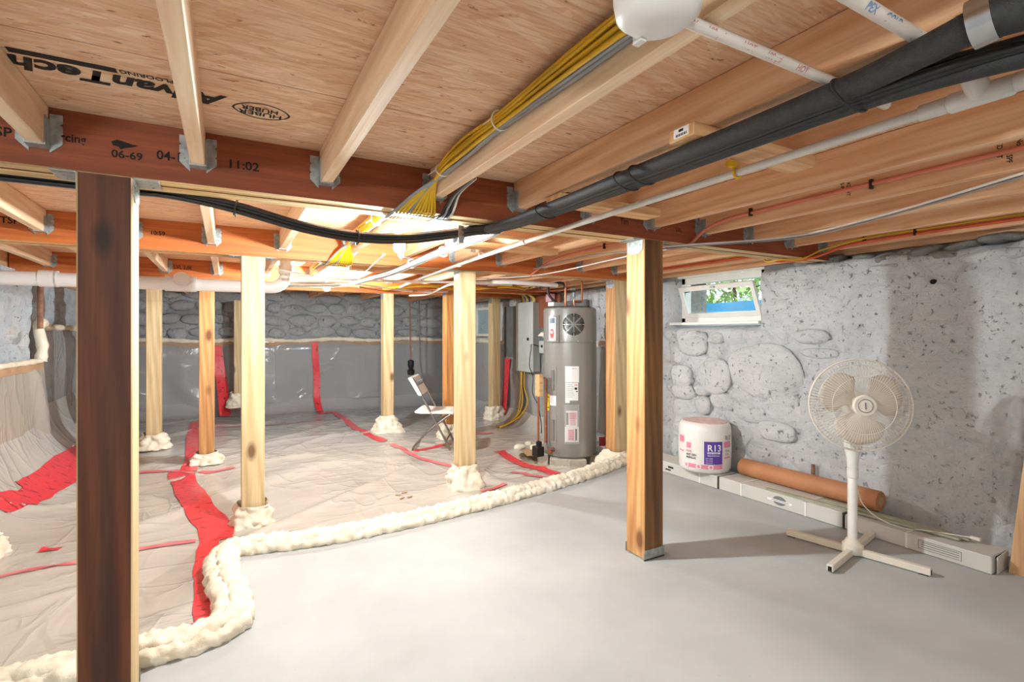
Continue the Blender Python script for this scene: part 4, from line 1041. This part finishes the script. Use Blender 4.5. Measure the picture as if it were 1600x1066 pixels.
# a is + to the left or right? fa+a: positive a turns counter-clockwise seen from above = to the viewer's right
obj('top_cap', G().lathe([(.0, 0), (hr-.05, 0), (hr-.055, .006), (0.01, .008)], (hx, hy, hz1), 48), 'dark', wh)
obj('junction_box', G().obox(hpt(-.7, hz1+.025, .17), (math.cos(fa+.9), math.sin(fa+.9), 0), (-math.sin(fa+.9), math.cos(fa+.9), 0), (0, 0, 1), .04, .13, .02), 'panel', wh, bev=.003)
ga, gz_ = .14, 1.315   # grille centre
def gp(u, v, r=hr+.002): return hpt(ga+u/hr, gz_+v, r)
obj('grille_backing', (lambda g: g.add([gp(0, 0, hr+.001)]+[gp(.105*math.cos(t), .105*math.sin(t), hr+.001) for t in np.linspace(0, 2*PI, 49)[:-1]], [(0, 1+i, 1+(i+1) % 48) for i in range(48)]))(G()), 'heater_d', wh)
for k in range(9):
    r0 = .024+.0098*k; g = G()
    for s in range(8):
        t0 = s*PI/4+.006/r0; t1 = (s+1)*PI/4-.006/r0
        if t1 <= t0: continue
        ts = np.linspace(t0, t1, 7)
        o_ = [gp((r0)*math.cos(t), r0*math.sin(t), hr+.0035) for t in ts]; i_ = [gp((r0+.0058)*math.cos(t), (r0+.0058)*math.sin(t), hr+.0035) for t in ts]
        g.add(o_+i_, [(i, i+1, 8+i, 7+i) for i in range(6)])
    obj('grille_slot', g, 'dark', wh, fixn=False)
for t in (0, PI/2, PI, 1.5*PI):
    g = G().tube([gp(.108*math.cos(t)-.014*math.sin(t), .108*math.sin(t)+.014*math.cos(t), hr+.004), gp(.088*math.cos(t)-.013*math.sin(t), .088*math.sin(t)+.013*math.cos(t), hr+.004), gp(.08*math.cos(t), .08*math.sin(t), hr+.004), gp(.088*math.cos(t)+.013*math.sin(t), .088*math.sin(t)-.013*math.cos(t), hr+.004), gp(.108*math.cos(t)+.014*math.sin(t), .108*math.sin(t)-.014*math.cos(t), hr+.004)], .0035, 5)
    obj('grille_notch', g, 'dark', wh)
ca = -.68
patch('control_housing', ca-.10, ca+.30, 1.135, 1.405, hr, 'heater_d', wh, .022)
cp_ = patch('control_panel', ca-.09, ca+.21, 1.15, 1.39, hr+.022, 'panel', wh, .006)
patch('screen', ca-.06, ca+.15, 1.33, 1.38, hr+.028, 'screen', cp_, .001)
g = G().add([hpt(ca+.045+.078*math.cos(t), 1.225+.048*math.sin(t), hr+.0295) for t in np.linspace(0, 2*PI, 25)[:-1]], [tuple(range(24))]); obj('round_badge', g, 'redlogo', cp_)
g = G().add([hpt(ca+.045+.05*math.cos(t), 1.225+.014*math.sin(t)+.012, hr+.031) for t in np.linspace(0, 2*PI, 17)[:-1]], [tuple(range(16))]); obj('badge_band', g, 'paper', cp_)
for z0, z1 in ((.63, .88), (.13, .38)):
    patch('element_cover', -.86, -.50, z0-.02, z1+.02, hr, 'heater', wh, .004); patch('recessed_pull', -.74, -.60, z0+.02, z1-.02, hr+.004, 'heater_d', wh, .008)
nt = patch('notice_sheet', -.17, .33, .74, .90, hr+.001, 'paper', wh); patch('notice_sheet', -.165, .30, .56, .735, hr+.001, 'paper', wh); patch('notice_strip', -.165, -.01, .535, .56, hr+.001, 'paper', wh)
for i in range(7): patch('printed_line', -.13, .10+.1*(i % 3)/3, .715-.02*i, .718-.02*i, hr+.0035, 'greyprint', nt, .0005, 3)
patch('printed_bar', .16, .28, .71, .717, hr+.0035, 'redlogo', nt, .0005, 3); patch('printed_figure', .17, .26, .668, .69, hr+.0035, 'ink', nt, .0005, 3); patch('printed_figure', .22, .28, .645, .655, hr+.0035, 'ink', nt, .0005, 3)
for i in range(3): patch('printed_line', .08+.06*i, .12+.06*i, .875, .88, hr+.0035, 'greyprint', nt, .0005, 2)
pk = patch('document_pouch', -.19, .33, .13, .52, hr+.003, 'film', wh, .010)
dc = patch('leaflet', -.14, .27, .30, .46, hr+.005, 'paper', pk, .003); patch('leaflet', -.175, .31, .15, .30, hr+.005, 'paper', pk, .003)
patch('printed_photo', -.13, -.05, .32, .44, hr+.0095, 'greyprint', dc, .0006, 3); patch('printed_panel', -.02, .24, .375, .445, hr+.0095, 'paperpink', dc, .0006, 5); patch('printed_panel', .0, .2, .315, .365, hr+.0095, 'paperpink', dc, .0006, 5)
patch('printed_panel', -.06, .16, .165, .275, hr+.0095, 'paperpink', dc, .0006, 5); patch('printed_block', .19, .25, .165, .28, hr+.0095, 'ink', dc, .0006, 3)
for i in range(5): patch('printed_line', .0, .2, .43-.016*i, .434-.016*i, hr+.0105, 'redlogo', dc, .0004, 4); patch('printed_line', -.04, .14, .26-.02*i, .265-.02*i, hr+.0105, 'redlogo', dc, .0004, 4)
el = patch('energy_label', -.98, -.83, .44, .61, hr+.001, 'yelpaper', wh); patch('energy_label_white', -.82, -.52, .50, .60, hr+.001, 'paper', wh)
for z in (.575, .47): patch('printed_line', -.96, -.86, z, z+.008, hr+.0035, 'ink', el, .0005, 3)
for a in (-.95, -.3, .3, .95):
    obj('screw', G().lathe([(.006, 0), (.006, .003), (.001, .004)], hpt(a, 1.15, hr), 8, hpt(a, 0, 1.) and (math.cos(fa+a), math.sin(fa+a), 0)), 'panel', wh)
obj('drain_valve', G().lathe([(.012, 0), (.012, .05), (.018, .05), (.018, .07)], hpt(-.62, .05, hr), 10, (math.cos(fa-.62), math.sin(fa-.62), 0)).lathe([(.02, 0), (.02, .01)], hpt(-.62, .075, hr+.03), 10), 'copper', wh)
# copper risers
pipe('copper_riser', 'copper riser standing on the heater top at left', 'pipe', [hpt(-.35, hz1, .13), hpt(-.35, hz1+.2, .13), hpt(-.35, 1.76, .13)], .011, 'copper')
cr = pipe('copper_riser', 'copper riser with valve bending up at the back of the heater top', 'pipe', [hpt(.8, hz1, .06), hpt(.8, hz1+.09, .06)], .011, 'copper')
obj('tube', G().tube(smoothpts([hpt(.8, hz1+.06, .06), hpt(1.2, hz1+.06, .12), hpt(1.25, hz1+.10, .13), hpt(1.25, hz1+.24, .13), hpt(1.2, 1.76, .12)], 5), .011, 8), 'copper', cr)
obj('valve', G().lathe([(.012, 0), (.018, .01), (.018, .05), (.012, .06)], hpt(.8, hz1+.10, .06), 10).box(hx-.03, hx+.03, hy-.06, hy-.05, hz1+.18, hz1+.2), 'galv', cr)
pipe('flex_hose', 'black hose looping from the heater top to the joists', 'hose', [hpt(-1., hz1+.02, .14), hpt(-1.35, hz1+.13, .22), hpt(-1.3, hz1+.22, .22), hpt(-.7, hz1+.25, .14), hpt(-.35, hz1+.2, .13)], .014, 'blackp', n=8)
for i, (a, r) in enumerate(((-.9, .31), (-1.1, .36))):
    pipe('copper_drop', ('copper drop pipe nearest the heater side', 'outer copper drop pipe beside the electrical panel')[i], 'pipe', [hpt(a, .12, r), hpt(a, .7, r), hpt(a, .78, r+.02)], .011, 'copper')
cs = thing('pipe_support', 'small wood stub holding the copper drop pipes beside the heater', 'wood block', hpt(-1., .7, .34))
obj('board', G().obox(hpt(-1., .70, .37), (1, 0, 0), (0, 1, 0), (0, 0, 1), .02, .04, .11), 'block', cs)
pm = thing('drain_pump', 'small black pump at the foot of the copper drop pipes', 'pump', hpt(-1.05, -.03, .36))
obj('tank', G().obox(hpt(-1.05, .03, .37), (1, 0, 0), (0, 1, 0), (0, 0, 1), .045, .05, .05), 'blackp', pm, bev=.006); obj('motor', G().lathe([(.028, 0), (.03, .05), (.01, .055)], hpt(-1.0, .08, .37), 12), 'dark', pm)
for i, a in enumerate((-.45, .25, 1.6, 2.9, -1.6)):
    t = thing('concrete_paver', ('concrete block under the left front of the water heater', 'concrete block under the right front of the water heater', 'concrete block under the right back of the water heater', 'concrete block under the back of the water heater', 'concrete block under the left back of the water heater')[i], 'block', hpt(a, -.13, .24), 'blocks under the water heater')
    obj('block', G().obox(hpt(a, -.078, .25), (math.cos(fa+.3*i), math.sin(fa+.3*i), 0), (-math.sin(fa+.3*i), math.cos(fa+.3*i), 0), (0, 0, 1), .06, .09, .055), 'conc', t, bev=.004)
p = ag(842, 708)
tag(obj('cardboard_sheet', G().obox((p[0], p[1], p[2]+.012), (.9, -.3, .02), (.3, .9, 0), (0, 0, 1), .17, .15, .004), 'cardb'), 'flat brown cardboard piece at the foot of the water heater', 'cardboard')
for i, (u, v, s) in enumerate(((812, 702, .05), (826, 696, .04), (838, 704, .06), (846, 694, .03))):
    p = ag(u, v); bm_ = stone_mesh('foam_chunk', 40+i, 'foam', 3); o = bpy.data.objects.new('foam_chunk', bm_); C.objects.link(o); o.location = (p[0], p[1], p[2]+s*.5); o.scale = (s*1.3, s, s*.6); o.rotation_euler = (0, 0, i)
    tag(o, ('loose foam chunk at the tape end left of the heater', 'second loose foam chunk left of the heater foot', 'largest loose foam chunk against the heater blocks', 'smallest loose foam chunk below the drain valve')[i], 'foam', 'loose foam chunks')

# ------------------------------------------------------------------ electrical panel
ep = thing('electrical_panel', 'tall grey electrical panel on the right wall left of the water heater', 'electrical panel', (3.55, 6.2, .72))
A_, B_, C_, D_ = 3.50, 3.62, 5.74, 6.17
obj('cabinet', G().box(A_+.01, B_, C_, D_, .72, 1.635), 'panel_d', ep, bev=.004)
do = obj('cover', G().box(A_, A_+.012, C_-.012, D_+.012, .71, 1.645), 'panel', ep, bev=.003)
dd = obj('door', G().box(A_-.006, A_, C_+.06, D_-.09, .80, 1.52), 'panel', ep, bev=.002)
obj('latch', G().box(A_-.012, A_-.005, C_+.075, C_+.125, 1.13, 1.17), 'blackp', dd)
bd = struct('trim_4', G().box(3.625, 3.645, 4.75, 6.75, .95, 1.62).box(3.625, 3.645, 6.38, 6.75, .62, .95), 'board')
rb = tag(obj('wall_board', G().box(3.60, 3.624, 5.25, 5.85, 1.3, 1.72), 'redboard'), 'reddish board behind the pipes between the panel and the heater', 'board')
sb_ = thing('switch_box', 'small grey metal disconnect box between the panel and the heater', 'electrical box', (3.55, 5.55, .98))
obj('body', G().box(3.54, 3.62, 5.5, 5.64, .97, 1.13), 'panel', sb_, bev=.004); obj('knockout', G().lathe([(.02, 0), (.02, .004)], (3.54, 5.57, 1.06), 12, (-1, 0, 0)), 'dark', sb_)
g = G().tube(smoothpts([(3.55, 5.62, 1.05), (3.50, 5.75, 1.08), (3.47, 5.72, 1.02), (3.46, 5.74, .9), (3.46, 5.74, .78), (3.5, 5.72, .65), (3.48, 5.7, .45), (3.50, 5.6, .3), (3.42, 5.4, .12), (3.3, 5.2, .03)], 6), .006, 6)
tag(obj('black_cord', g, 'blackp'), 'thin black cord hanging from the disconnect box to the floor', 'cord')
tag(obj('foam_lump', foam_skirt(3.58, 5.55, .05, .06, 1.19, 1.24, 4.), 'foam', smooth=180), 'white foam lump above the grey disconnect box', 'foam')
pcb = thing('cable_bundle', 'yellow and white cables rising from the panel top to the joists', 'cables', (3.55, 5.9, 1.64))
for i in range(9):
    y = 5.76+.045*i
    obj('cable', G().tube(smoothpts([(3.55, y, 1.62), (3.55+.01*(i % 3), y+.01, 1.69), (3.5, y-.04*(i-4)*.4, 1.75), (3.35, y-.1, 1.775), (3.2, y-.3-.1*i, 1.78)], 5), .008, 6), ('yel', 'wsheath', 'yel', 'blackp', 'yel', 'wsheath', 'gsheath', 'yel', 'blackp')[i], pcb)
pcl = thing('cable_bundle', 'yellow and black cables hanging from the panel bottom to the floor', 'cables', (3.55, 6.05, .7))
for i in range(4):
    y = 6.12-.03*i
    obj('cable', G().tube(smoothpts([(3.55, y, .73), (3.54, y-.01, .5), (3.53, y-.04*i, .3), (3.46, y-.05, .12), (3.30-.03*i, y-.1, .02), (3.15, y-.15+.06*i, -.02)], 6), .008, 6), ('yel', 'yel', 'blackp', 'yel')[i], pcl)
jb = tag(obj('junction_box', G().box(3.5, 3.56, 5.3, 5.42, 1.62, 1.72), 'paperpink', bev=.003), 'pale junction box on the joists above the heater controls', 'electrical box')

# sump rod by the rear wall and hanging cord
sr = thing('hanging_pump', 'black pump fitting on a thin rod hanging before the rear wall', 'pump', (2.1, 8.1, .5))
p0 = ay(640, 470, 7.9); p1 = ay(642, 572, 7.9)
obj('rod', G().tube([p0, p1], .012, 8), 'rust', sr); obj('fitting', G().lathe([(.02, .10), (.05, .08), (.05, .0), (.03, -.04), (.06, -.08), (.05, -.14), (.01, -.15)], p1, 10), 'blackp', sr, smooth=40)
q0 = ay(655, 470, 8.0); q1 = ay(656, 560, 8.0)
tag(obj('thin_pipe', G().tube([q0, q1, (q1[0]+.05, q1[1], .5)], .010, 7), 'gsheath'), 'second thin grey pipe right of the hanging pump rod', 'pipe')

# ------------------------------------------------------------------ folding chair
ch = thing('folding_chair', 'white and grey folding chair standing behind the centre post', 'chair', (1.9, 5.1, 0))
F_, Lt = Vector((cc, -ss, 0)), Vector((ss, cc, 0))
c0 = Vector(ag(672, 706)); c0.z = -.03
def cp(f, l, z): return c0+F_*f+Lt*l+Vector((0, 0, z))
for s in (0, .40):
    obj('front_frame', G().tube(smoothpts([cp(-.20, s, .775), cp(-.17, s, .74), cp(.0, s, .42), cp(.22, s, .0)], 5), .012, 8), 'chrome', ch, smooth=60)
    obj('rear_leg', G().tube(smoothpts([cp(.22, s, .385), cp(.0, s, .22), cp(-.16, s, .06), cp(-.19, s, .0)], 5), .011, 8), 'chrome', ch, smooth=60)
obj('stretcher', G().tube([cp(-.185, 0, .02), cp(-.185, .4, .02)], .009, 8), 'chrome', ch); obj('stretcher', G().tube([cp(.17, 0, .1), cp(.17, .4, .1)], .009, 8), 'chrome', ch)
g = G()
pr = [(-.16, .40), (-.17, .415), (-.14, .43), (.0, .415), (.2, .415), (.25, .405), (.25, .385), (.2, .39), (-.1, .392)]
g.add([cp(f, -.01, z) for f, z in pr]+[cp(f, .41, z) for f, z in pr], [tuple(range(9)), tuple(range(9, 18))[::-1]]+[(i, (i+1) % 9, 9+(i+1) % 9, 9+i) for i in range(9)])
obj('seat', g, 'white', ch, bev=.004)
g = G(); pr = [(-.215, .79), (-.185, .785), (-.10, .60), (-.118, .585), (-.175, .60), (-.165, .63)]
pr = [(-.235, .775), (-.205, .79), (-.185, .775), (-.085, .60), (-.095, .585), (-.125, .59)]
g.add([cp(f, -.02, z) for f, z in pr]+[cp(f, .42, z) for f, z in pr], [tuple(range(6)), tuple(range(6, 12))[::-1]]+[(i, (i+1) % 6, 6+(i+1) % 6, 6+i) for i in range(6)])
bk = obj('backrest', g, 'white', ch, bev=.004)
g = G()
for i in range(6): g.obox(cp(-.155, .02+.06*i, .69), F_, Lt, (0, 0, 1), .02, .012, .05)
obj('backrest_slot', g, 'greyprint', bk)

# ------------------------------------------------------------------ cartons, rolls, strips on the right
X0, X1 = 3.372, 3.60
for i, (ya, yb2, lab) in enumerate(((2.735, 3.60, 'far long pale carton under the insulation roll'), (1.80, 2.725, 'middle long pale carton with a round dark emblem'), (1.085, 1.792, 'near long pale carton with an open end and a printed panel'))):
    t = thing('carton', lab, 'carton', (3.48, (ya+yb2)/2, 0), 'long cartons along the right wall')
    dx = (.0, .006, .012)[i]; hh = (.098, .098, .090)[i]
    obj('box', G().box(X0+dx, X1, ya, yb2, .003, hh), 'carton', t, bev=.003)
    obj('top_flap', G().box(X0+dx+.003, X0+dx+.115, ya+.004, yb2-.004, hh, hh+.002), 'carton', t)
    for y in ((2.9,), (2.52, 2.03), (1.45,))[i]:
        obj('strap', G().box(X0+dx-.003, X1, y, y+.012, hh+.002, hh+.0045).box(X0+dx-.003, X0+dx-.0005, y, y+.012, .004, hh+.0045), 'white', t)
    if i < 2: obj('seam_tape', G().box(X0+dx-.001, X1, ya-.0015, ya+.002, .003, hh+.001), 'tapeb', t)
    if i == 0:
        g = G().obox((X0-.0005, 3.22, .06), (1, 0, 0), (0, 1, 0), (0, 0, 1), .0006, .03, .008).obox((X0-.0005, 3.25, .035), (1, 0, 0), (0, 1, 0), (0, 0, 1), .0006, .03, .006); obj('printed_mark', g, 'ink', t)
    if i == 1:
        xe = X0+dx-.0012; g = G().add([(xe, 2.22+.05*math.cos(a), .053+.032*math.sin(a)) for a in np.linspace(0, 2*PI, 29)[:-1]], [tuple(range(28))]); e = obj('round_emblem', g, 'greyprint', t)
        obj('emblem_band', G().box(xe-.0008, xe-.0003, 2.13, 2.31, .043, .058), 'paper', t); obj('emblem_line', G().box(xe-.0014, xe-.0009, 2.15, 2.28, .049, .053), 'greyprint', t)
    if i == 2:
        xe = X0+dx-.0012; g = G()
        for a, b, c, d in ((1.205, 1.40, .024, .027), (1.205, 1.40, .070, .073), (1.205, 1.208, .024, .073), (1.397, 1.40, .024, .073)): g.box(xe, xe+.0006, a, b, c, d)
        obj('printed_border', g, 'greyprint', t)
        g = G()
        for z in (.036, .048, .060): g.box(xe, xe+.0006, 1.215, 1.385, z, z+.004)
        obj('printed_lines', g, 'greyprint', t)
        obj('end_flap', G().obox((3.50, 1.078, .046), (1, .06, 0), (0, 1, 0), (0, 0, 1), .085, .002, .042), 'carton', t); obj('end_gap', G().box(3.43, 3.59, 1.0835, 1.086, .076, .086), 'dark', t)
stp = tag(obj('trim_strip', G().obox((3.445, 1.79, .106), Vector((1, -.09, 0)).normalized(), Vector((-.075, 1, 0)).normalized(), (0, 0, 1), .016, .545, .006), 'strip', bev=.002), 'thin olive trim strip lying on top of the cartons', 'strip')
stp2 = tag(obj('trim_strip', G().obox((3.53, 1.62, .104), (1, 0, 0), (0, 1, 0), (0, 0, 1), .02, .40, .005), 'strip', bev=.002), 'second olive strip on the cartons, against the wall behind the fan pole', 'strip')
kr = thing('paper_roll', 'brown kraft paper roll lying on the cartons against the wall', 'paper roll', (3.60, 2.18, .10))
kc = (3.60, 2.68, .165)
obj('paper', G().lathe([(.030, 0), (.062, .0), (.065, .006), (.065, .984), (.062, .99), (.030, .99), (.030, .96), (.001, .96)], kc, 40, (0, -1, .0)), 'kraft', kr, smooth=40)
obj('core', G().lathe([(.024, .955), (.030, .955), (.030, .993), (.024, .993)], kc, 24, (0, -1, 0)), 'cardb', kr, smooth=40)
# insulation roll
rx, ry, rz, R_, RH = 3.475, 2.945, .101, .205, .40
ir = thing('insulation_roll', 'white wrapped insulation roll with pink top and purple R13 panel', 'insulation roll', (rx, ry, rz))
obj('wrapper', G().lathe([(R_-.05, 0), (R_-.015, .006), (R_-.002, .03), (R_, .10), (R_+.003, .2), (R_, .33), (R_-.006, .375), (R_-.02, .395), (R_-.03, .398)], (rx, ry, rz), 56), 'white', ir, smooth=60)
obj('wool_top', G().lathe([(R_-.025, .392), (R_-.03, .404), (.10, .41), (.03, .405), (.0, .40)], (rx, ry, rz), 40), 'pinkwool', ir, smooth=60)
ra = math.atan2(-ry, -rx)
def rpt(a, z, r): return (rx+math.cos(ra+a)*r, ry+math.sin(ra+a)*r, rz+z)
def rpatch(name, a0, a1, z0, z1, mat, lift=.004, n=8):
    g = G(); r = R_+lift
    for i in range(n):
        u, v = a0+(a1-a0)*i/n, a0+(a1-a0)*(i+1)/n; g.add([rpt(u, z0, r), rpt(v, z0, r), rpt(v, z1, r), rpt(u, z1, r)], [(0, 1, 2, 3)])
    return obj(name, g, mat, ir, fixn=False)
def rtext(body, a0, z, size, mat, sx=1.):
    me = textmesh(body, size, bold=.02)
    bm = bmesh.new(); bm.from_mesh(me); bmesh.ops.triangulate(bm, faces=bm.faces); bmesh.ops.subdivide_edges(bm, edges=[e for e in bm.edges if e.calc_length() > .012], cuts=1)
    for v in bm.verts: v.co = rpt(a0+v.co.x*sx/R_, z+v.co.y, R_+.0065)
    bm.to_mesh(me); bm.free(); me.name = 'printed_lettering'; me.materials.clear(); me.materials.append(M[mat])
    o = bpy.data.objects.new('printed_lettering', me); C.objects.link(o); adopt(o, ir)
rpatch('purple_panel', -.02, .68, .085, .265, 'purple'); rpatch('white_bar', .10, .58, .168, .182, 'paper', .006)
rtext('R13', .09, .19, .072, 'paper', .95); rtext('KRAFT-FACED', .13, .1695, .013, 'purple', .9); rtext('INSULATION ROLL', .10, .150, .013, 'paper', .85)
for i in range(3): rtext('15 in x 32 ft', .03, .128-.017*i, .012, 'paper', .9)
rpatch('pink_band', -.78, .68, .047, .078, 'pinkp', .0035, 16)
for a in (-.72, -.22, .22):
    g = G().add([rpt(a+.10*math.cos(t), .062+.021*math.sin(t), R_+.006) for t in np.linspace(0, 2*PI, 21)[:-1]], [tuple(range(20))]); obj('round_icon', g, 'paper', ir, fixn=False)
    g = G().add([rpt(a+.06*math.cos(t), .062+.013*math.sin(t), R_+.007) for t in np.linspace(0, 2*PI, 17)[:-1]], [tuple(range(16))]); obj('round_icon', g, 'pinkp', ir, fixn=False)
rpatch('pink_tag', -.72, -.52, .20, .245, 'pinkp', .005, 4); rpatch('pink_tag', -1.15, -.86, .235, .29, 'pinkp', .005, 5); rpatch('pink_tag', .76, 1.15, .215, .262, 'pinkp', .005, 5)
rtext('PINK', -.73, .168, .024, 'pinkp'); rtext('NEXT GEN', -.73, .142, .022, 'ink', .8); rtext('FIBERGLAS', -.73, .118, .022, 'ink', .8)
rtext('R13', .80, .275, .05, 'greyprint', .9); rtext('15 in', .80, .18, .026, 'greyprint'); rtext('32 ft', .80, .155, .022, 'greyprint'); rpatch('pink_tag', .76, 1.1, .128, .14, 'pinkp', .005, 5); rpatch('pink_tag', -1.15, -.86, .16, .172, 'pinkp', .005, 5)
# stub of pipe behind the kraft roll
tag(obj('pipe_stub', G().tube([(3.68, 2.16, .05), (3.675, 2.16, .285)], .013, 10), 'rust'), 'short rusty pipe stub standing behind the paper roll', 'pipe')
# leaning plank at the right edge
lpk = tag(obj('leaning_plank', G().add([(x, y, z) for (z, dx, dy) in ((0., 0., 0.), (1.5, .06, -.13)) for x, y in ((3.50+dx, 1.055+dy), (3.60+dx, 1.065+dy), (3.62+dx, .93+dy), (3.52+dx, .92+dy))], [(3, 2, 1, 0), (4, 5, 6, 7), (0, 1, 5, 4), (1, 2, 6, 5), (2, 3, 7, 6), (3, 0, 4, 7)]), 'plank'), 'bare wood plank leaning at the right edge by the end of the cartons', 'plank')

# ------------------------------------------------------------------ pedestal fan
fx, fy = 3.035, 1.565
fn = thing('pedestal_fan', 'off-white pedestal fan with round wire cage on a cross-shaped foot', 'fan', (fx, fy, 0))
for a in (101, -79, 191, 11):
    a = math.radians(a); d = Vector((math.cos(a), math.sin(a), 0)); n_ = Vector((-d.y, d.x, 0)); L = .325
    lg = obj('foot_leg', G().obox(Vector((fx, fy, .024))+d*(L/2+.02), d, n_, (0, 0, 1), L/2, .016, .018), 'cream', fn, bev=.003)
    obj('end_opening', G().obox(Vector((fx, fy, .021))+d*(L+.0205), d, n_, (0, 0, 1), .0006, .009, .012), 'dark', lg); obj('rubber_pad', G().obox(Vector((fx, fy, .0035))+d*(L-.01), d, n_, (0, 0, 1), .02, .012, .0028), 'blackp', lg)
obj('foot_hub', G().lathe([(.05, .012), (.055, .02), (.052, .06), (.04, .068), (.032, .085), (.026, .09)], (fx, fy, 0), 28), 'cream', fn, smooth=40)
obj('column', G().lathe([(.024, .08), (.024, .44), (.021, .445), (.021, .50)], (fx, fy, 0), 24), 'white', fn, smooth=40)
obj('height_collar', G().lathe([(.024, .425), (.029, .43), (.029, .475), (.024, .48)], (fx, fy, 0), 24), 'white', fn, smooth=40)
nk = obj('neck', G().lathe([(.026, .475), (.030, .53), (.044, .60), (.050, .65), (.050, .69), (.040, .70)], (fx, fy, 0), 24), 'white', fn, smooth=50)
fwd = Vector((-ss, -cc, 0)); tocam = Vector((-fx, -fy, 0)).normalized()
nrm = (fwd+tocam*.75).normalized(); nrm = (nrm+Vector((0, 0, .05))).normalized()
fc = Vector((fx, fy, .838)) + nrm*.10
su = nrm.cross(Vector((0, 0, 1))).normalized()*-1; sv = nrm.cross(su)*1
if sv.z < 0: sv = -sv
obj('motor_housing', G().lathe([(.03, -.19), (.06, -.17), (.072, -.10), (.072, -.05), (.03, -.04)], fc, 28, nrm).obox(Vector((fx, fy, .72))+nrm*.02, su, nrm, (0, 0, 1), .025, .03, .05), 'white', fn, smooth=40)
RC = .245
def fp(r, t, d): return fc+(su*math.cos(t)+sv*math.sin(t))*r+nrm*d
cage = obj('cage_rim', G().tube([fp(RC, t, 0) for t in np.linspace(0, 2*PI, 65)[:-1]], .005, 7, closed=True), 'cream', fn, smooth=60)
NW = 88
for fr in (1, -1):
    me_g = G()
    prof = [(.052, .062 if fr > 0 else -.05), (.12, .062 if fr > 0 else -.055), (.19, .05 if fr > 0 else -.052), (.228, .028*fr), (RC, .004*fr)]
    for k in range(NW):
        t = 2*PI*k/NW
        me_g.tube([fp(r, t+(.0 if fr > 0 else .035), d) for r, d in prof], .0011, 4, cap=False)
    o = obj('front_wires' if fr > 0 else 'rear_wires', me_g, 'cream', fn); o['kind'] = 'stuff'
    for r, d in ((.15, .058 if fr > 0 else -.055), (.215, .037*fr)):
        obj('wire_ring', G().tube([fp(r, t, d) for t in np.linspace(0, 2*PI, 49)[:-1]], .0016, 5, closed=True), 'cream', fn)
hb = obj('hub_badge', G().lathe([(.056, .055), (.058, .066), (.050, .072), (.036, .070), (.034, .073), (.001, .074)], fc, 32, nrm), 'cream', fn, smooth=30)
obj('badge_ring', G().tube([fp(.034, t, .073) for t in np.linspace(0, 2*PI, 33)[:-1]], .002, 5, closed=True), 'greyprint', hb)
obj('badge_bar', G().obox(fc+nrm*.075, su, sv, nrm, .003, .018, .001), 'greyprint', hb)
obj('blade_hub', G().lathe([(.04, -.03), (.045, .0), (.035, .03), (.01, .035)], fc, 24, nrm), 'cream', fn, smooth=40)
for b in range(3):
    a0 = math.radians(-90+120*b-8); nr, na = 8, 12; A = np.zeros((nr, na, 3))
    for i in range(nr):
        r = .035+(.208-.035)*i/(nr-1)
        hw = math.radians(30+20*min(1, (i/(nr-1))*1.6))*(1 if i < nr-1 else .86)
        for j in range(na):
            q = j/(na-1)*2-1
            t = a0+q*hw+.10*i/(nr-1); d = .022*q*(.6+.4*i/(nr-1))
            rr_ = r*(1-.22*abs(q)**3*(i/(nr-1)))
            A[i, j] = fp(rr_, t, d)
    o = obj('blade', G().grid(A), 'blade', fn, smooth=180); sm = o.modifiers.new('thickness', 'SOLIDIFY'); sm.thickness = .002
g = G().tube(smoothpts([(fx+.02, fy+.02, .47), (fx+.045, fy+.01, .40), (fx+.06, fy-.02, .28), (fx+.12, fy-.08, .20), (fx+.25, fy-.14, .145), (3.42, 1.40, .118), (3.47, 1.36, .112), (3.50, 1.30, .114), (3.53, 1.22, .116)], 8), .0035, 6)
cd = obj('power_cord', g, 'cream', fn, smooth=60)
obj('plug', G().obox((3.535, 1.20, .118), (1, 0, 0), (0, 1, 0), (0, 0, 1), .01, .022, .008), 'cream', cd, bev=.003)
# debris on the plastic
for i, (u, v) in enumerate(((622, 775), (632, 771), (640, 778), (628, 780))):
    p = ag(u, v); o = obj('debris_chip', G().obox((p[0], p[1], p[2]+.008), Vector((1, .4*i-.5, 0)).normalized(), Vector((-.4*i+.5, 1, 0)).normalized(), (0, 0, 1), .02, .008, .003), 'cardb')
    tag(o, ('wood chip on the plastic before the centre post, leftmost', 'wood chip on the plastic before the centre post, topmost', 'wood chip on the plastic before the centre post, rightmost', 'wood chip on the plastic before the centre post, lowest')[i], 'chip', 'wood chips')
# pipe hole and capped stub in the right wall
p = ax(1455, 440, XR+.02)
g = G().lathe([(.011, 0), (.016, .0), (.016, .02), (.011, .02)], (float(rwall(np.array([p[1]]), np.array([p[2]]))[0])-.012, p[1], p[2]), 16, (1, 0, 0)); g.lathe([(.0125, 0), (.001, .001)], (float(rwall(np.array([p[1]]), np.array([p[2]]))[0])-.010, p[1], p[2]), 16, (1, 0, 0))
obj('pipe_hole', g, 'dark', wall_r)
